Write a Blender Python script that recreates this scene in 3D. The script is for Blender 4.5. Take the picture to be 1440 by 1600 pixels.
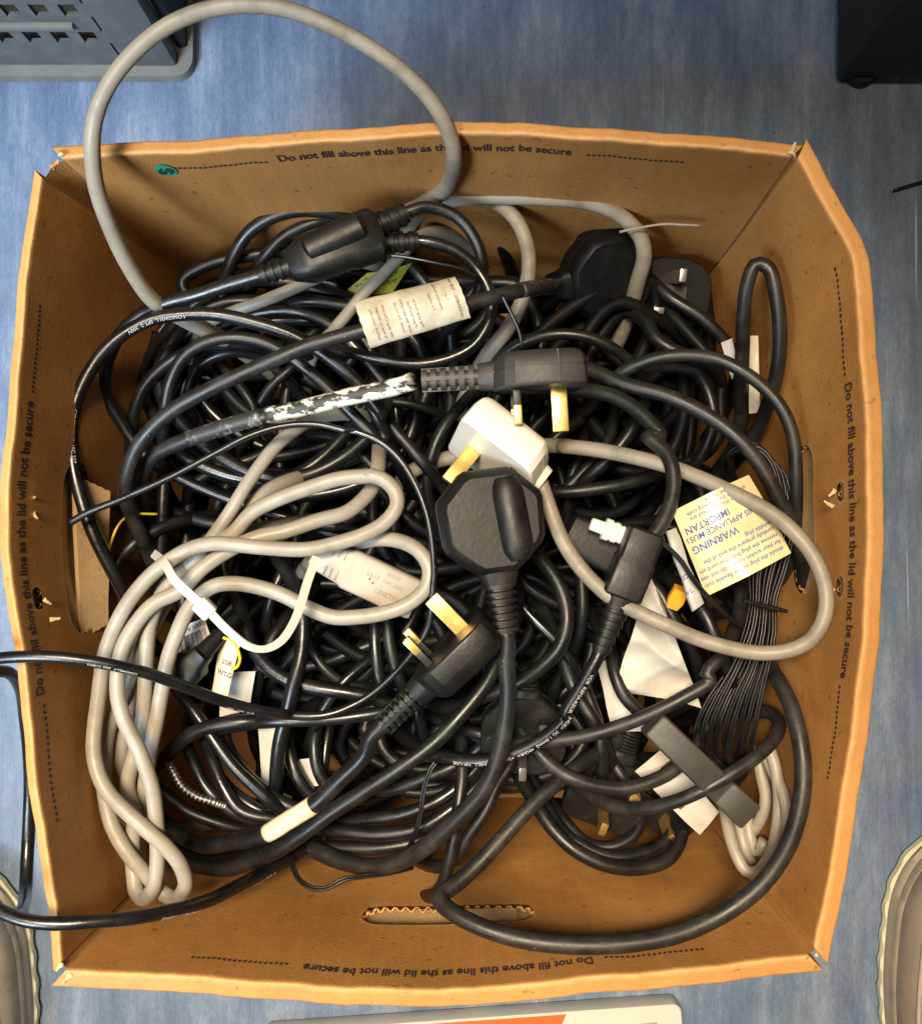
import bpy, bmesh, math, random
import numpy as np
from mathutils import Vector, Matrix

# ------------------------------------------------------------------ clear
for o in list(bpy.data.objects): bpy.data.objects.remove(o, do_unlink=True)
scene = bpy.context.scene
COL = scene.collection
random.seed(7); rng = np.random.default_rng(11)

# ------------------------------------------------------------------ camera
FPX, CX, CY, CAMZ = 1442.0, 720.0, 800.0, 0.684      # phone lens in photo pixels, held over the box
TILT = math.atan(40 / FPX)
cam_d = bpy.data.cameras.new('camera'); cam = bpy.data.objects.new('camera', cam_d); COL.objects.link(cam)
cam.location = (0, 0, CAMZ); cam.rotation_euler = (TILT, 0, 0)
cam_d.sensor_fit = 'HORIZONTAL'; cam_d.sensor_width = 36; cam_d.lens = 36 * FPX / 1440
cam_d.clip_start = 0.01; cam_d.clip_end = 50
scene.camera = cam
scene.render.resolution_x, scene.render.resolution_y = 921, 1024
# ------------------------------------------------------------------ world and light
world = bpy.data.worlds.new('World'); scene.world = world; world.use_nodes = True
bg = world.node_tree.nodes['Background']; bg.inputs[0].default_value = (0.80, 0.84, 0.92, 1); bg.inputs[1].default_value = 0.022

def area(name, loc, target, sx, sy, power, col):
    d = bpy.data.lights.new(name, 'AREA'); d.shape = 'RECTANGLE'; d.size = sx; d.size_y = sy
    d.energy = power; d.color = col
    o = bpy.data.objects.new(name, d); COL.objects.link(o); o.location = loc
    o.rotation_euler = (Vector(target) - Vector(loc)).to_track_quat('-Z', 'Y').to_euler()
    return o
w_ = area('window_light', (-0.66, -0.48, 1.06), (-0.36, 0.22, 0.10), 0.45, 0.45, 3.7, (0.72, 0.86, 1.0)); w_.data.spread = math.radians(54)
k_ = area('ceiling_light', (-0.20, 0.14, 1.52), (0.02, -0.37, 0.0), 0.5, 0.22, 6.3, (1.0, 0.82, 0.59)); k_.data.spread = math.radians(62)

scene.view_settings.view_transform = 'Standard'; scene.view_settings.look = 'None'
scene.view_settings.gamma = 1; scene.view_settings.exposure = 0.0
scene.view_settings.use_curve_mapping = False
scene.render.engine = 'CYCLES'
scene.cycles.max_bounces = 5; scene.cycles.diffuse_bounces = 3; scene.cycles.glossy_bounces = 2; scene.cycles.transmission_bounces = 2

# ------------------------------------------------------------------ projection helpers (photo pixel + height -> world)
ct, st = math.cos(TILT), math.sin(TILT)
def unproj(px, py, z):
    px = np.asarray(px, float); py = np.asarray(py, float); z = np.asarray(z, float)
    dx = (px - CX) / FPX; dy = (CY - py) / FPX; dz = -1.0
    wx = dx; wy = dy * ct - dz * st; wz = dy * st + dz * ct
    k = (z - CAMZ) / wz
    return wx * k, wy * k
def at(px, py, z):
    x, y = unproj(px, py, z); return Vector((float(x), float(y), float(z)))
def proj(p):
    x, y, z = p[0], p[1], p[2] - CAMZ
    yc = y * ct + z * st; zc = -y * st + z * ct
    return (CX + FPX * x / -zc, CY - FPX * yc / -zc)

# ------------------------------------------------------------------ materials
MATS = {}
def nodes(name):
    m = bpy.data.materials.new(name); m.use_nodes = True
    nt = m.node_tree; b = nt.nodes['Principled BSDF']
    MATS[name] = m
    return m, nt, b
def N(nt, t, **kw):
    n = nt.nodes.new(t)
    for k, v in kw.items():
        if k in n.inputs: n.inputs[k].default_value = v
        else: setattr(n, k, v)
    return n
def ramp(nt, fac, stops):
    r = nt.nodes.new('ShaderNodeValToRGB'); e = r.color_ramp.elements
    e[0].position, e[0].color = stops[0][0], (*stops[0][1], 1)
    e[1].position, e[1].color = stops[-1][0], (*stops[-1][1], 1)
    for p, c in stops[1:-1]:
        x = e.new(p); x.color = (*c, 1)
    nt.links.new(fac, r.inputs[0]); return r
def mixc(nt, fac, a, b):
    m = nt.nodes.new('ShaderNodeMix'); m.data_type = 'RGBA'
    for s, v in ((0, fac), (6, a), (7, b)):
        if isinstance(v, (int, float)): m.inputs[s].default_value = v
        elif isinstance(v, tuple): m.inputs[s].default_value = (*v, 1)
        else: nt.links.new(v, m.inputs[s])
    return m.outputs[2]
def bump(nt, b, h, strength, dist):
    n = N(nt, 'ShaderNodeBump'); n.inputs['Strength'].default_value = strength; n.inputs['Distance'].default_value = dist
    nt.links.new(h, n.inputs['Height']); nt.links.new(n.outputs[0], b.inputs['Normal'])
def coords(nt, scale=(1, 1, 1), kind='Object'):
    t = N(nt, 'ShaderNodeTexCoord'); m = N(nt, 'ShaderNodeMapping'); m.inputs['Scale'].default_value = scale
    nt.links.new(t.outputs[kind], m.inputs[0]); return m.outputs[0]
def noise(nt, co, scale, detail=4, rough=0.6):
    n = N(nt, 'ShaderNodeTexNoise', Scale=scale, Detail=detail, Roughness=rough)
    nt.links.new(co, n.inputs['Vector']); return n.outputs[0]

def mat_rubber(name, base, dust, rough, dust_amt=0.5, speck=True, sheen=0.5):
    m, nt, b = nodes(name)
    co = coords(nt)
    n1 = noise(nt, co, 55, 3, 0.65); n2 = noise(nt, co, 420, 1, 0.6)
    r1 = ramp(nt, n1, [(0.45, (0, 0, 0)), (0.75, (1, 1, 1))])
    c = mixc(nt, r1.outputs[0], base, tuple(x + (y - x) * dust_amt for x, y in zip(base, dust)))
    if speck:
        v = N(nt, 'ShaderNodeTexVoronoi', Scale=260.0); nt.links.new(co, v.inputs['Vector'])
        r2 = ramp(nt, v.outputs['Distance'], [(0.05, (1, 1, 1)), (0.10, (0, 0, 0))])
        n3 = noise(nt, co, 30, 2)
        r3 = ramp(nt, n3, [(0.55, (0, 0, 0)), (0.62, (1, 1, 1))])
        mm = N(nt, 'ShaderNodeMath', operation='MULTIPLY')
        nt.links.new(r2.outputs[0], mm.inputs[0]); nt.links.new(r3.outputs[0], mm.inputs[1])
        c = mixc(nt, mm.outputs[0], c, dust)
    nt.links.new(c, b.inputs['Base Color'])
    rr = N(nt, 'ShaderNodeMapRange'); rr.inputs['From Min'].default_value = 0.3; rr.inputs['From Max'].default_value = 0.75
    rr.inputs['To Min'].default_value = rough; rr.inputs['To Max'].default_value = min(1, rough + 0.22)
    nt.links.new(n1, rr.inputs[0]); nt.links.new(rr.outputs[0], b.inputs['Roughness'])
    b.inputs['Specular IOR Level'].default_value = sheen
    bump(nt, b, n2, 0.12, 0.0006)
    return m
mat_rubber('pvc_black', (0.006, 0.006, 0.0065), (0.10, 0.095, 0.085), 0.31, 0.10)
mat_rubber('pvc_black_glossy', (0.005, 0.0052, 0.006), (0.08, 0.08, 0.08), 0.22, 0.05, sheen=.7)
mat_rubber('pvc_black_dusty', (0.011, 0.0108, 0.0104), (0.20, 0.19, 0.175), 0.36, 0.12)
mat_rubber('pvc_grey', (0.31, 0.282, 0.230), (0.11, 0.095, 0.07), 0.36, 0.42)
mat_rubber('pvc_grey_dirty', (0.27, 0.24, 0.19), (0.07, 0.06, 0.045), 0.42, 0.60)
mat_rubber('pvc_shaded', (0.005, 0.005, 0.0055), (0.05, 0.05, 0.045), 0.40, 0.08, sheen=.2)  # darker, duller black: shade of the heap and far corner put into the colour
mat_rubber('plug_black', (0.006, 0.0058, 0.0055), (0.10, 0.09, 0.075), 0.37, 0.08, sheen=.4)
mat_rubber('plug_grey', (0.034, 0.032, 0.029), (0.13, 0.12, 0.10), 0.45, 0.15)
mat_rubber('plug_white', (0.74, 0.71, 0.62), (0.50, 0.45, 0.34), 0.33, 0.35, speck=False)
mat_rubber('iec_grey', (0.42, 0.38, 0.32), (0.26, 0.23, 0.18), 0.42, 0.4, speck=False)
mat_rubber('nylon', (0.56, 0.54, 0.45), (0.45, 0.43, 0.35), 0.30, 0.3, speck=False)
mat_rubber('white_plastic', (0.62, 0.60, 0.54), (0.6, 0.55, 0.45), 0.35, 0.3, speck=False)
mat_rubber('yellow_plastic', (0.75, 0.55, 0.03), (0.5, 0.38, 0.05), 0.35, 0.3, speck=False)
mat_rubber('orange_plastic', (0.75, 0.36, 0.02), (0.5, 0.3, 0.05), 0.4, 0.3, speck=False)
mat_rubber('crate_grey', (0.098, 0.100, 0.098), (0.19, 0.18, 0.155), 0.5, 0.5)
mat_rubber('crate_dust', (0.17, 0.168, 0.15), (0.27, 0.25, 0.20), 0.7, 0.5)
mat_rubber('case_black', (0.006, 0.006, 0.006), (0.03, 0.03, 0.03), 0.5, 0.3)
mat_rubber('shoe_sole', (0.40, 0.35, 0.28), (0.22, 0.18, 0.14), 0.65, 0.6, speck=False)
mat_rubber('shoe_grey', (0.30, 0.25, 0.21), (0.16, 0.13, 0.11), 0.65, 0.5, speck=False)
mat_rubber('shoe_mesh', (0.02, 0.02, 0.024), (0.10, 0.10, 0.10), 0.8, 0.4)
mat_rubber('shoe_purple', (0.06, 0.03, 0.20), (0.15, 0.1, 0.3), 0.7, 0.4, speck=False)
mat_rubber('cream_edge', (0.62, 0.60, 0.44), (0.4, 0.36, 0.25), 0.6, 0.5, speck=False)
mat_rubber('red_print', (0.72, 0.13, 0.03), (0.55, 0.1, 0.03), 0.35, 0.3, speck=False)
mat_rubber('grey_print', (0.34, 0.31, 0.28), (0.28, 0.25, 0.22), 0.4, 0.3, speck=False)
mat_rubber('sticker_green', (0.02, 0.30, 0.17), (0.02, 0.2, 0.12), 0.5, 0.4, speck=False)
mat_rubber('sleeve_clear', (0.45, 0.45, 0.42), (0.6, 0.6, 0.55), 0.15, 0.4, speck=False)

def mat_metal(name, col, rough):
    m, nt, b = nodes(name); co = coords(nt)
    n1 = noise(nt, co, 300, 4)
    c = ramp(nt, n1, [(0.3, tuple(x * 0.72 for x in col)), (0.7, col)])
    nt.links.new(c.outputs[0], b.inputs['Base Color']); b.inputs['Metallic'].default_value = 0.9
    b.inputs['Roughness'].default_value = rough
    bump(nt, b, n1, 0.1, 0.0003); return m
mat_metal('brass', (0.86, 0.60, 0.20), 0.36)
mat_metal('steel', (0.62, 0.60, 0.56), 0.3)

def mat_paper(name, col, stain, rough=0.55):
    m, nt, b = nodes(name); co = coords(nt)
    n1 = noise(nt, co, 45, 5, 0.7); n2 = noise(nt, co, 500, 3)
    c = ramp(nt, n1, [(0.35, stain), (0.62, col)])
    nt.links.new(c.outputs[0], b.inputs['Base Color']); b.inputs['Roughness'].default_value = rough
    bump(nt, b, n2, 0.15, 0.0004); return m
mat_paper('paper_white', (0.54, 0.52, 0.475), (0.45, 0.425, 0.37))
mat_paper('paper_grubby', (0.66, 0.61, 0.49), (0.42, 0.36, 0.25))
mat_paper('paper_cream', (0.72, 0.66, 0.48), (0.55, 0.48, 0.30))
mat_paper('paper_yellow', (0.68, 0.63, 0.37), (0.58, 0.52, 0.27), 0.28)
mat_paper('paper_olive', (0.42, 0.38, 0.05), (0.25, 0.22, 0.03), 0.4)
mat_paper('ink_black', (0.02, 0.02, 0.03), (0.045, 0.04, 0.04), 0.6)
mat_paper('ink_blue', (0.05, 0.06, 0.30), (0.09, 0.10, 0.34), 0.6)
mat_paper('ink_maroon', (0.12, 0.03, 0.04), (0.22, 0.10, 0.10), 0.6)
mat_paper('ink_white', (0.62, 0.62, 0.60), (0.35, 0.35, 0.34), 0.5)

# chipped white paint on a black flex
m, nt, b = nodes('paint_chipped'); co = coords(nt, (1, 2.2, 1))
n1 = noise(nt, co, 130, 6, 0.75); n2 = noise(nt, co, 34, 3)
ad = N(nt, 'ShaderNodeMath', operation='ADD'); nt.links.new(n1, ad.inputs[0]); nt.links.new(n2, ad.inputs[1])
c = ramp(nt, ad.outputs[0], [(0.80, (0.03, 0.028, 0.025)), (0.87, (0.70, 0.68, 0.61)), (1.2, (0.80, 0.78, 0.72))])
c.color_ramp.elements[0].position = 0.47; c.color_ramp.elements[1].position = 0.51; c.color_ramp.elements[2].position = 0.7
hm = N(nt, 'ShaderNodeMath', operation='MULTIPLY'); hm.inputs[1].default_value = 0.5; nt.links.new(ad.outputs[0], hm.inputs[0])
nt.links.new(hm.outputs[0], c.inputs[0]); nt.links.new(c.outputs[0], b.inputs['Base Color']); b.inputs['Roughness'].default_value = 0.55
bump(nt, b, hm.outputs[0], 0.3, 0.001)
# dried paint smears on a flex
m, nt, b = nodes('paint_smeared'); co = coords(nt)
n1 = noise(nt, co, 120, 6, 0.75); c = ramp(nt, n1, [(0.52, (0.028, 0.027, 0.026)), (0.66, (0.33, 0.32, 0.29))])
nt.links.new(c.outputs[0], b.inputs['Base Color']); b.inputs['Roughness'].default_value = 0.5; bump(nt, b, n1, 0.3, 0.001)

# cardboard: kraft liner, fibres, faint flutes, stains, worn pale edges (attribute wear)
def mat_card(name, base, dark, pale):
    m, nt, b = nodes(name)
    co = coords(nt); cof = coords(nt, (1, 1, 0.12)); 
    n1 = noise(nt, co, 9, 5, 0.6); n2 = noise(nt, cof, 260, 4, 0.7); n3 = noise(nt, co, 900, 2)
    c1 = ramp(nt, n1, [(0.30, tuple(q * .92 for q in dark)), (0.46, dark), (0.66, base)])
    c2 = mixc(nt, 0.0, c1.outputs[0], base)
    mx = nt.nodes.new('ShaderNodeMix'); mx.data_type = 'RGBA'; mx.blend_type = 'MULTIPLY'; mx.inputs[0].default_value = 0.45
    r2 = ramp(nt, n2, [(0.3, (0.74, 0.72, 0.70)), (0.7, (1.0, 1.0, 1.0))])
    nt.links.new(c2, mx.inputs[6]); nt.links.new(r2.outputs[0], mx.inputs[7])
    at_ = N(nt, 'ShaderNodeAttribute'); at_.attribute_name = 'wear'
    nw = noise(nt, co, 120, 4, 0.7)
    ml = N(nt, 'ShaderNodeMath', operation='MULTIPLY_ADD'); nt.links.new(nw, ml.inputs[0]); ml.inputs[1].default_value = 1.6; ml.inputs[2].default_value = -0.25
    n7 = noise(nt, co, 210, 2, .5); r7 = ramp(nt, n7, [(0.27, (.45, .42, .4)), (0.33, (1, 1, 1))])
    mx2 = nt.nodes.new('ShaderNodeMix'); mx2.data_type = 'RGBA'; mx2.blend_type = 'MULTIPLY'; mx2.inputs[0].default_value = 0.7
    nt.links.new(mx.outputs[2], mx2.inputs[6]); nt.links.new(r7.outputs[0], mx2.inputs[7])
    m3 = N(nt, 'ShaderNodeMath', operation='MULTIPLY'); m3.use_clamp = True
    nt.links.new(ml.outputs[0], m3.inputs[0]); nt.links.new(at_.outputs['Fac'], m3.inputs[1])
    c3 = mixc(nt, m3.outputs[0], mx2.outputs[2], pale)
    nt.links.new(c3, b.inputs['Base Color'])
    b.inputs['Roughness'].default_value = 0.55; b.inputs['Specular IOR Level'].default_value = 0.35
    n6 = noise(nt, co, 34, 3, 0.5); mu = N(nt, 'ShaderNodeMath', operation='MULTIPLY'); mu.inputs[1].default_value = 2.6; nt.links.new(n6, mu.inputs[0])
    ad = N(nt, 'ShaderNodeMath', operation='ADD'); nt.links.new(n2, ad.inputs[0]); nt.links.new(n3, ad.inputs[1])
    ad2 = N(nt, 'ShaderNodeMath', operation='ADD'); nt.links.new(ad.outputs[0], ad2.inputs[0]); nt.links.new(mu.outputs[0], ad2.inputs[1])
    cw = coords(nt, (1, 1, 0)); wvn = N(nt, 'ShaderNodeTexWave', Scale=24.0, Distortion=0.6); wvn.bands_direction = 'DIAGONAL'; nt.links.new(cw, wvn.inputs['Vector'])
    mw = N(nt, 'ShaderNodeMath', operation='MULTIPLY_ADD'); mw.inputs[1].default_value = 0.35; nt.links.new(wvn.outputs['Fac'], mw.inputs[0]); nt.links.new(ad2.outputs[0], mw.inputs[2])
    bump(nt, b, mw.outputs[0], 0.30, 0.0009)
    return m
mat_card('cardboard', (0.57, 0.285, 0.088), (0.45, 0.212, 0.060), (0.58, 0.335, 0.14))
mat_card('cardboard_inner', (0.68, 0.47, 0.25), (0.58, 0.38, 0.19), (0.66, 0.50, 0.30))

# marbled blue vinyl
m, nt, b = nodes('vinyl_floor')
co = coords(nt, (1, 0.28, 1)); co2 = coords(nt, (1, 0.05, 1)); cop = coords(nt)
n1 = noise(nt, co, 22, 8, 0.72); n2 = noise(nt, co2, 150, 5, 0.7); n3 = noise(nt, cop, 4, 4)
c1 = ramp(nt, n1, [(0.30, (0.088, 0.130, 0.212)), (0.5, (0.165, 0.226, 0.330)), (0.70, (0.34, 0.395, 0.48))])
c2 = ramp(nt, n2, [(0.35, (0.70, 0.73, 0.80)), (0.65, (1, 1, 1))])
mx = nt.nodes.new('ShaderNodeMix'); mx.data_type = 'RGBA'; mx.blend_type = 'MULTIPLY'; mx.inputs[0].default_value = 0.8
nt.links.new(c1.outputs[0], mx.inputs[6]); nt.links.new(c2.outputs[0], mx.inputs[7])
v = N(nt, 'ShaderNodeTexVoronoi', Scale=55.0); nt.links.new(cop, v.inputs['Vector'])
r2 = ramp(nt, v.outputs['Distance'], [(0.03, (1, 1, 1)), (0.06, (0, 0, 0))])
n5 = noise(nt, cop, 14, 2); r5 = ramp(nt, n5, [(0.56, (0, 0, 0)), (0.62, (1, 1, 1))])
mm = N(nt, 'ShaderNodeMath', operation='MULTIPLY'); nt.links.new(r2.outputs[0], mm.inputs[0]); nt.links.new(r5.outputs[0], mm.inputs[1])
c4 = mixc(nt, mm.outputs[0], mx.outputs[2], (0.05, 0.05, 0.06))
wv = N(nt, 'ShaderNodeTexWave', Scale=1.7, Distortion=9.0, Detail=3.0); wv.inputs['Detail Scale'].default_value = 0.7; nt.links.new(cop, wv.inputs['Vector'])
rw = ramp(nt, wv.outputs[0], [(0.0, (1, 1, 1)), (0.00012, (0, 0, 0))])
sc = N(nt, 'ShaderNodeMath', operation='MULTIPLY'); sc.inputs[1].default_value = 0.0; nt.links.new(rw.outputs[0], sc.inputs[0])
cg = coords(nt, (1, 0.35, 1)); ng = noise(nt, cg, 620, 3, 0.7); rg = ramp(nt, ng, [(0.30, (0.70, 0.72, 0.76)), (0.68, (1.12, 1.1, 1.08))])
mg = nt.nodes.new('ShaderNodeMix'); mg.data_type = 'RGBA'; mg.blend_type = 'MULTIPLY'; mg.inputs[0].default_value = 0.75
nt.links.new(c4, mg.inputs[6]); nt.links.new(rg.outputs[0], mg.inputs[7])
cs_ = coords(nt, (1, 0.02, 1)); cs_.node.inputs['Rotation'].default_value = (0, 0, .5); ns = noise(nt, cs_, 160, 2, .4); rs_ = ramp(nt, ns, [(0.735, (0, 0, 0)), (0.76, (.5, .5, .5))])
c5 = mixc(nt, rs_.outputs[0], mg.outputs[2], (0.5, 0.55, 0.62))
nt.links.new(c5, b.inputs['Base Color'])
rr = N(nt, 'ShaderNodeMapRange'); rr.inputs['To Min'].default_value = 0.34; rr.inputs['To Max'].default_value = 0.62
nt.links.new(n3, rr.inputs[0]); nt.links.new(rr.outputs[0], b.inputs['Roughness'])
bump(nt, b, n2, 0.06, 0.0008)

# ------------------------------------------------------------------ mesh helpers
def link(name, verts, faces, mat, parent=None, smooth=True, sharp=None, centre=True, wear=None):
    v = np.asarray(verts, float)
    c = v.mean(0) if centre else np.zeros(3)
    if parent is not None and centre: c = c
    me = bpy.data.meshes.new(name); me.from_pydata([tuple(x) for x in (v - c)], [], [tuple(f) for f in faces]); me.update()
    if smooth: me.polygons.foreach_set('use_smooth', [True] * len(me.polygons))
    if sharp: me.set_sharp_from_angle(angle=math.radians(sharp))
    if wear is not None:
        a = me.attributes.new('wear', 'FLOAT', 'POINT'); a.data.foreach_set('value', list(map(float, wear)))
    me.materials.append(MATS[mat])
    o = bpy.data.objects.new(name, me); COL.objects.link(o); o.location = c
    if parent is not None: setparent(o, parent)
    return o
PW = {}
def wloc(o):
    p = Vector(o.location); q = o.parent
    while q is not None: p += Vector(q.location); q = q.parent
    return p
def setparent(o, parent):
    p = wloc(parent); o.parent = parent; o.location = Vector(o.location) - p
def tag(o, label, cat, group=None, kind=None):
    o['label'] = label; o['category'] = cat
    if group: o['group'] = group
    if kind: o['kind'] = kind
    return o
def thing(name, loc, label, cat, group=None):
    o = bpy.data.objects.new(name, None); COL.objects.link(o); o.location = loc; o.empty_display_size = 0.02
    return tag(o, label, cat, group)
def struct(o): o['kind'] = 'structure'; return o

class MB:
    def __init__(s): s.v = []; s.f = []
    def add(s, v, f):
        n = len(s.v); s.v += [tuple(x) for x in v]; s.f += [tuple(i + n for i in q) for q in f]; return s
    def box(s, cx, cy, cz, sx, sy, sz, bev=0.0, M=None):
        if bev <= 0:
            v = [(cx + a * sx / 2, cy + b_ * sy / 2, cz + c_ * sz / 2) for c_ in (-1, 1) for a, b_ in ((-1, -1), (1, -1), (1, 1), (-1, 1))]
            f = [(3, 2, 1, 0), (4, 5, 6, 7), (0, 1, 5, 4), (1, 2, 6, 5), (2, 3, 7, 6), (3, 0, 4, 7)]
        else:
            bm = bmesh.new(); bmesh.ops.create_cube(bm, size=1.0)
            for q in bm.verts: q.co = Vector((cx + q.co.x * sx, cy + q.co.y * sy, cz + q.co.z * sz))
            bmesh.ops.bevel(bm, geom=list(bm.edges), offset=bev, segments=2, affect='EDGES', profile=0.6)
            bm.verts.index_update(); v = [tuple(q.co) for q in bm.verts]; f = [[q.index for q in g.verts] for g in bm.faces]; bm.free()
        if M is not None: v = [tuple(M @ Vector(q)) for q in v]
        return s.add(v, f)
    def loft(s, rings, cap=True, M=None):
        n = len(rings[0]); v = [p for r in rings for p in r]; f = []
        for i in range(len(rings) - 1):
            for k in range(n):
                a = i * n + k; b_ = i * n + (k + 1) % n
                f.append((a, b_, b_ + n, a + n))
        if cap:
            f.append(tuple(range(n - 1, -1, -1))); f.append(tuple((len(rings) - 1) * n + k for k in range(n)))
        if M is not None: v = [tuple(M @ Vector(q)) for q in v]
        return s.add(v, f)
    def build(s, name, mat, parent=None, **kw): return link(name, s.v, s.f, mat, parent, **kw)

def catmull(P, step):
    """P (n,k) control rows; returns rows sampled densely then evenly in xyz"""
    P = np.asarray(P, float); n = len(P)
    Q = np.vstack([2 * P[0] - P[1], P, 2 * P[-1] - P[-2]])
    out = []
    for i in range(n - 1):
        p0, p1, p2, p3 = Q[i], Q[i + 1], Q[i + 2], Q[i + 3]
        # centripetal-ish parameters on the first two coordinates
        t01 = max(np.linalg.norm((p1 - p0)[:2]) ** .5, 1e-6); t12 = max(np.linalg.norm((p2 - p1)[:2]) ** .5, 1e-6); t23 = max(np.linalg.norm((p3 - p2)[:2]) ** .5, 1e-6)
        m1 = (p2 - p1) + t12 * ((p1 - p0) / t01 - (p2 - p0) / (t01 + t12))
        m2 = (p2 - p1) + t12 * ((p3 - p2) / t23 - (p3 - p1) / (t12 + t23))
        t = np.linspace(0, 1, 24, endpoint=False)[:, None]
        out.append((2 * t**3 - 3 * t**2 + 1) * p1 + (t**3 - 2 * t**2 + t) * m1 + (-2 * t**3 + 3 * t**2) * p2 + (t**3 - t**2) * m2)
    out.append(P[-1:]); return np.vstack(out)
def even(C, step, dims=3):
    d = np.linalg.norm(np.diff(C[:, :dims], axis=0), axis=1); s = np.concatenate([[0], np.cumsum(d)])
    k = max(4, int(s[-1] / step)); t = np.linspace(0, s[-1], k + 1)
    return np.stack([np.interp(t, s, C[:, i]) for i in range(C.shape[1])], 1)
def smooth1(a, k):
    for _ in range(k):
        b_ = a.copy(); b_[1:-1] = 0.25 * a[:-2] + 0.5 * a[1:-1] + 0.25 * a[2:]; a = b_
    return a

def tube_geo(P, R, n=12, flat=1.0, closed_caps=True):
    """P (k,3), R (k,) ; parallel transported rings; flat squashes one axis (twin flex)"""
    P = np.asarray(P, float); k = len(P); R = np.broadcast_to(np.asarray(R, float), (k,))
    T = np.gradient(P, axis=0); T /= np.linalg.norm(T, axis=1)[:, None] + 1e-12
    up = np.array([0, 0, 1.0]); 
    if abs(T[0] @ up) > 0.95: up = np.array([1.0, 0, 0])
    S = np.cross(T[0], up); S /= np.linalg.norm(S)
    V = []; ang = np.linspace(0, 2 * math.pi, n, endpoint=False)
    for i in range(k):
        S = S - T[i] * (S @ T[i]); S /= np.linalg.norm(S) + 1e-12; U = np.cross(S, T[i])
        V.append(P[i] + R[i] * (np.cos(ang)[:, None] * S + flat * np.sin(ang)[:, None] * U))
    V = np.vstack(V); F = []
    for i in range(k - 1):
        for j in range(n):
            a = i * n + j; b_ = i * n + (j + 1) % n; F.append((a, b_, b_ + n, a + n))
    F.append(tuple(range(n - 1, -1, -1))); F.append(tuple((k - 1) * n + j for j in range(n)))
    return V, F

_tc = {}
def text_geo(s, bold=0.0):
    """flat text as (verts2d, faces), cap height about 0.7 at size 1, left aligned, baseline 0"""
    key = (s, bold)
    if key in _tc: return _tc[key]
    cu = bpy.data.curves.new('t', 'FONT'); cu.body = s; cu.size = 1; cu.offset = bold; cu.resolution_u = 3
    o = bpy.data.objects.new('t', cu); COL.objects.link(o)
    me = bpy.data.meshes.new_from_object(o)
    v = np.array([(p.co.x, p.co.y) for p in me.vertices]) if len(me.vertices) else np.zeros((0, 2))
    f = [tuple(p.vertices) for p in me.polygons]
    bpy.data.objects.remove(o, do_unlink=True); bpy.data.curves.remove(cu); bpy.data.meshes.remove(me)
    _tc[key] = (v, f); return v, f
def orient_up(verts, faces, nrm):
    return faces

# ------------------------------------------------------------------ the floor
fl = link('floor', [(-1.5, -1.5, 0), (1.5, -1.5, 0), (1.5, 1.5, 0), (-1.5, 1.5, 0)], [(0, 1, 2, 3)], 'vinyl_floor', centre=False, smooth=False)
struct(fl)

# ------------------------------------------------------------------ the cardboard box
ZR = 0.26
RIM = {  # inner crease of the folded rim, photo pixels, walked with the wall on the viewer's outside
 'back':  [(97,248),(160,245),(280,238),(360,234),(527,221),(660,212),(760,210),(902,217),(1090,231),(1238,243)],
 'right': [(1247,246),(1294,340),(1334,405),(1339,490),(1346,585),(1353,727),(1355,830),(1347,980),(1334,1105),(1317,1225),(1292,1375),(1271,1480)],
 'front': [(1262,1493),(1231,1496),(1067,1513),(852,1533),(680,1546),(575,1544),(300,1525),(104,1514)],
 'left':  [(98,1503),(94,1442),(71,1311),(56,1180),(41,1041),(28,955),(16,860),(13,780),(22,690),(36,540),(44,430),(56,340),(66,278)],
}
BOT = {'TL': (-.176, .170), 'TR': (.164, .170), 'BR': (.166, -.190), 'BL': (-.176, -.190)}
SIDE = {'back': ('TL', 'TR', 0.0065), 'right': ('TR', 'BR', 0.0085), 'front': ('BR', 'BL', 0.0085), 'left': ('BL', 'TL', 0.0050)}
box = thing('cardboard_box', (0, 0, 0), 'open brown cardboard archive box overfull with tangled cables', 'box')
class Wall: pass
WALLS = {}
for side, (c0, c1, th) in SIDE.items():
    w = Wall(); W = RIM[side]
    x, y = unproj([p[0] for p in W], [p[1] for p in W], ZR)
    C = catmull(np.stack([x, y], 1), 0) if side in ('back', 'front') else np.stack([x, y], 1)
    C = even(C, 0.004, 2)
    if side in ('right', 'left'): C = np.stack([smooth1(C[:, 0], 3), smooth1(C[:, 1], 3)], 1)
    d = np.concatenate([[0], np.cumsum(np.linalg.norm(np.diff(C, axis=0), axis=1))])
    w.L = d[-1]; w.u = d / d[-1]; w.rim = C; w.b0 = np.array(BOT[c0]); w.b1 = np.array(BOT[c1]); w.th = th
    tn = np.gradient(C, axis=0); tn /= np.linalg.norm(tn, axis=1)[:, None]
    tn = np.stack([smooth1(tn[:, 0], 6), smooth1(tn[:, 1], 6)], 1)
    w.nrm = np.stack([-tn[:, 1], tn[:, 0]], 1)        # outward (walls walk clockwise seen from above)
    w.seed = rng.random(8) * 6.28
    WALLS[side] = w
def wob(w, u): return 0.00026 * (np.sin(u * 23 + w.seed[0]) + 0.8 * np.sin(u * 47 + w.seed[1]) + 0.45 * np.sin(u * 131 + w.seed[2]) * np.sin(u * 17 + w.seed[4]))
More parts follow.
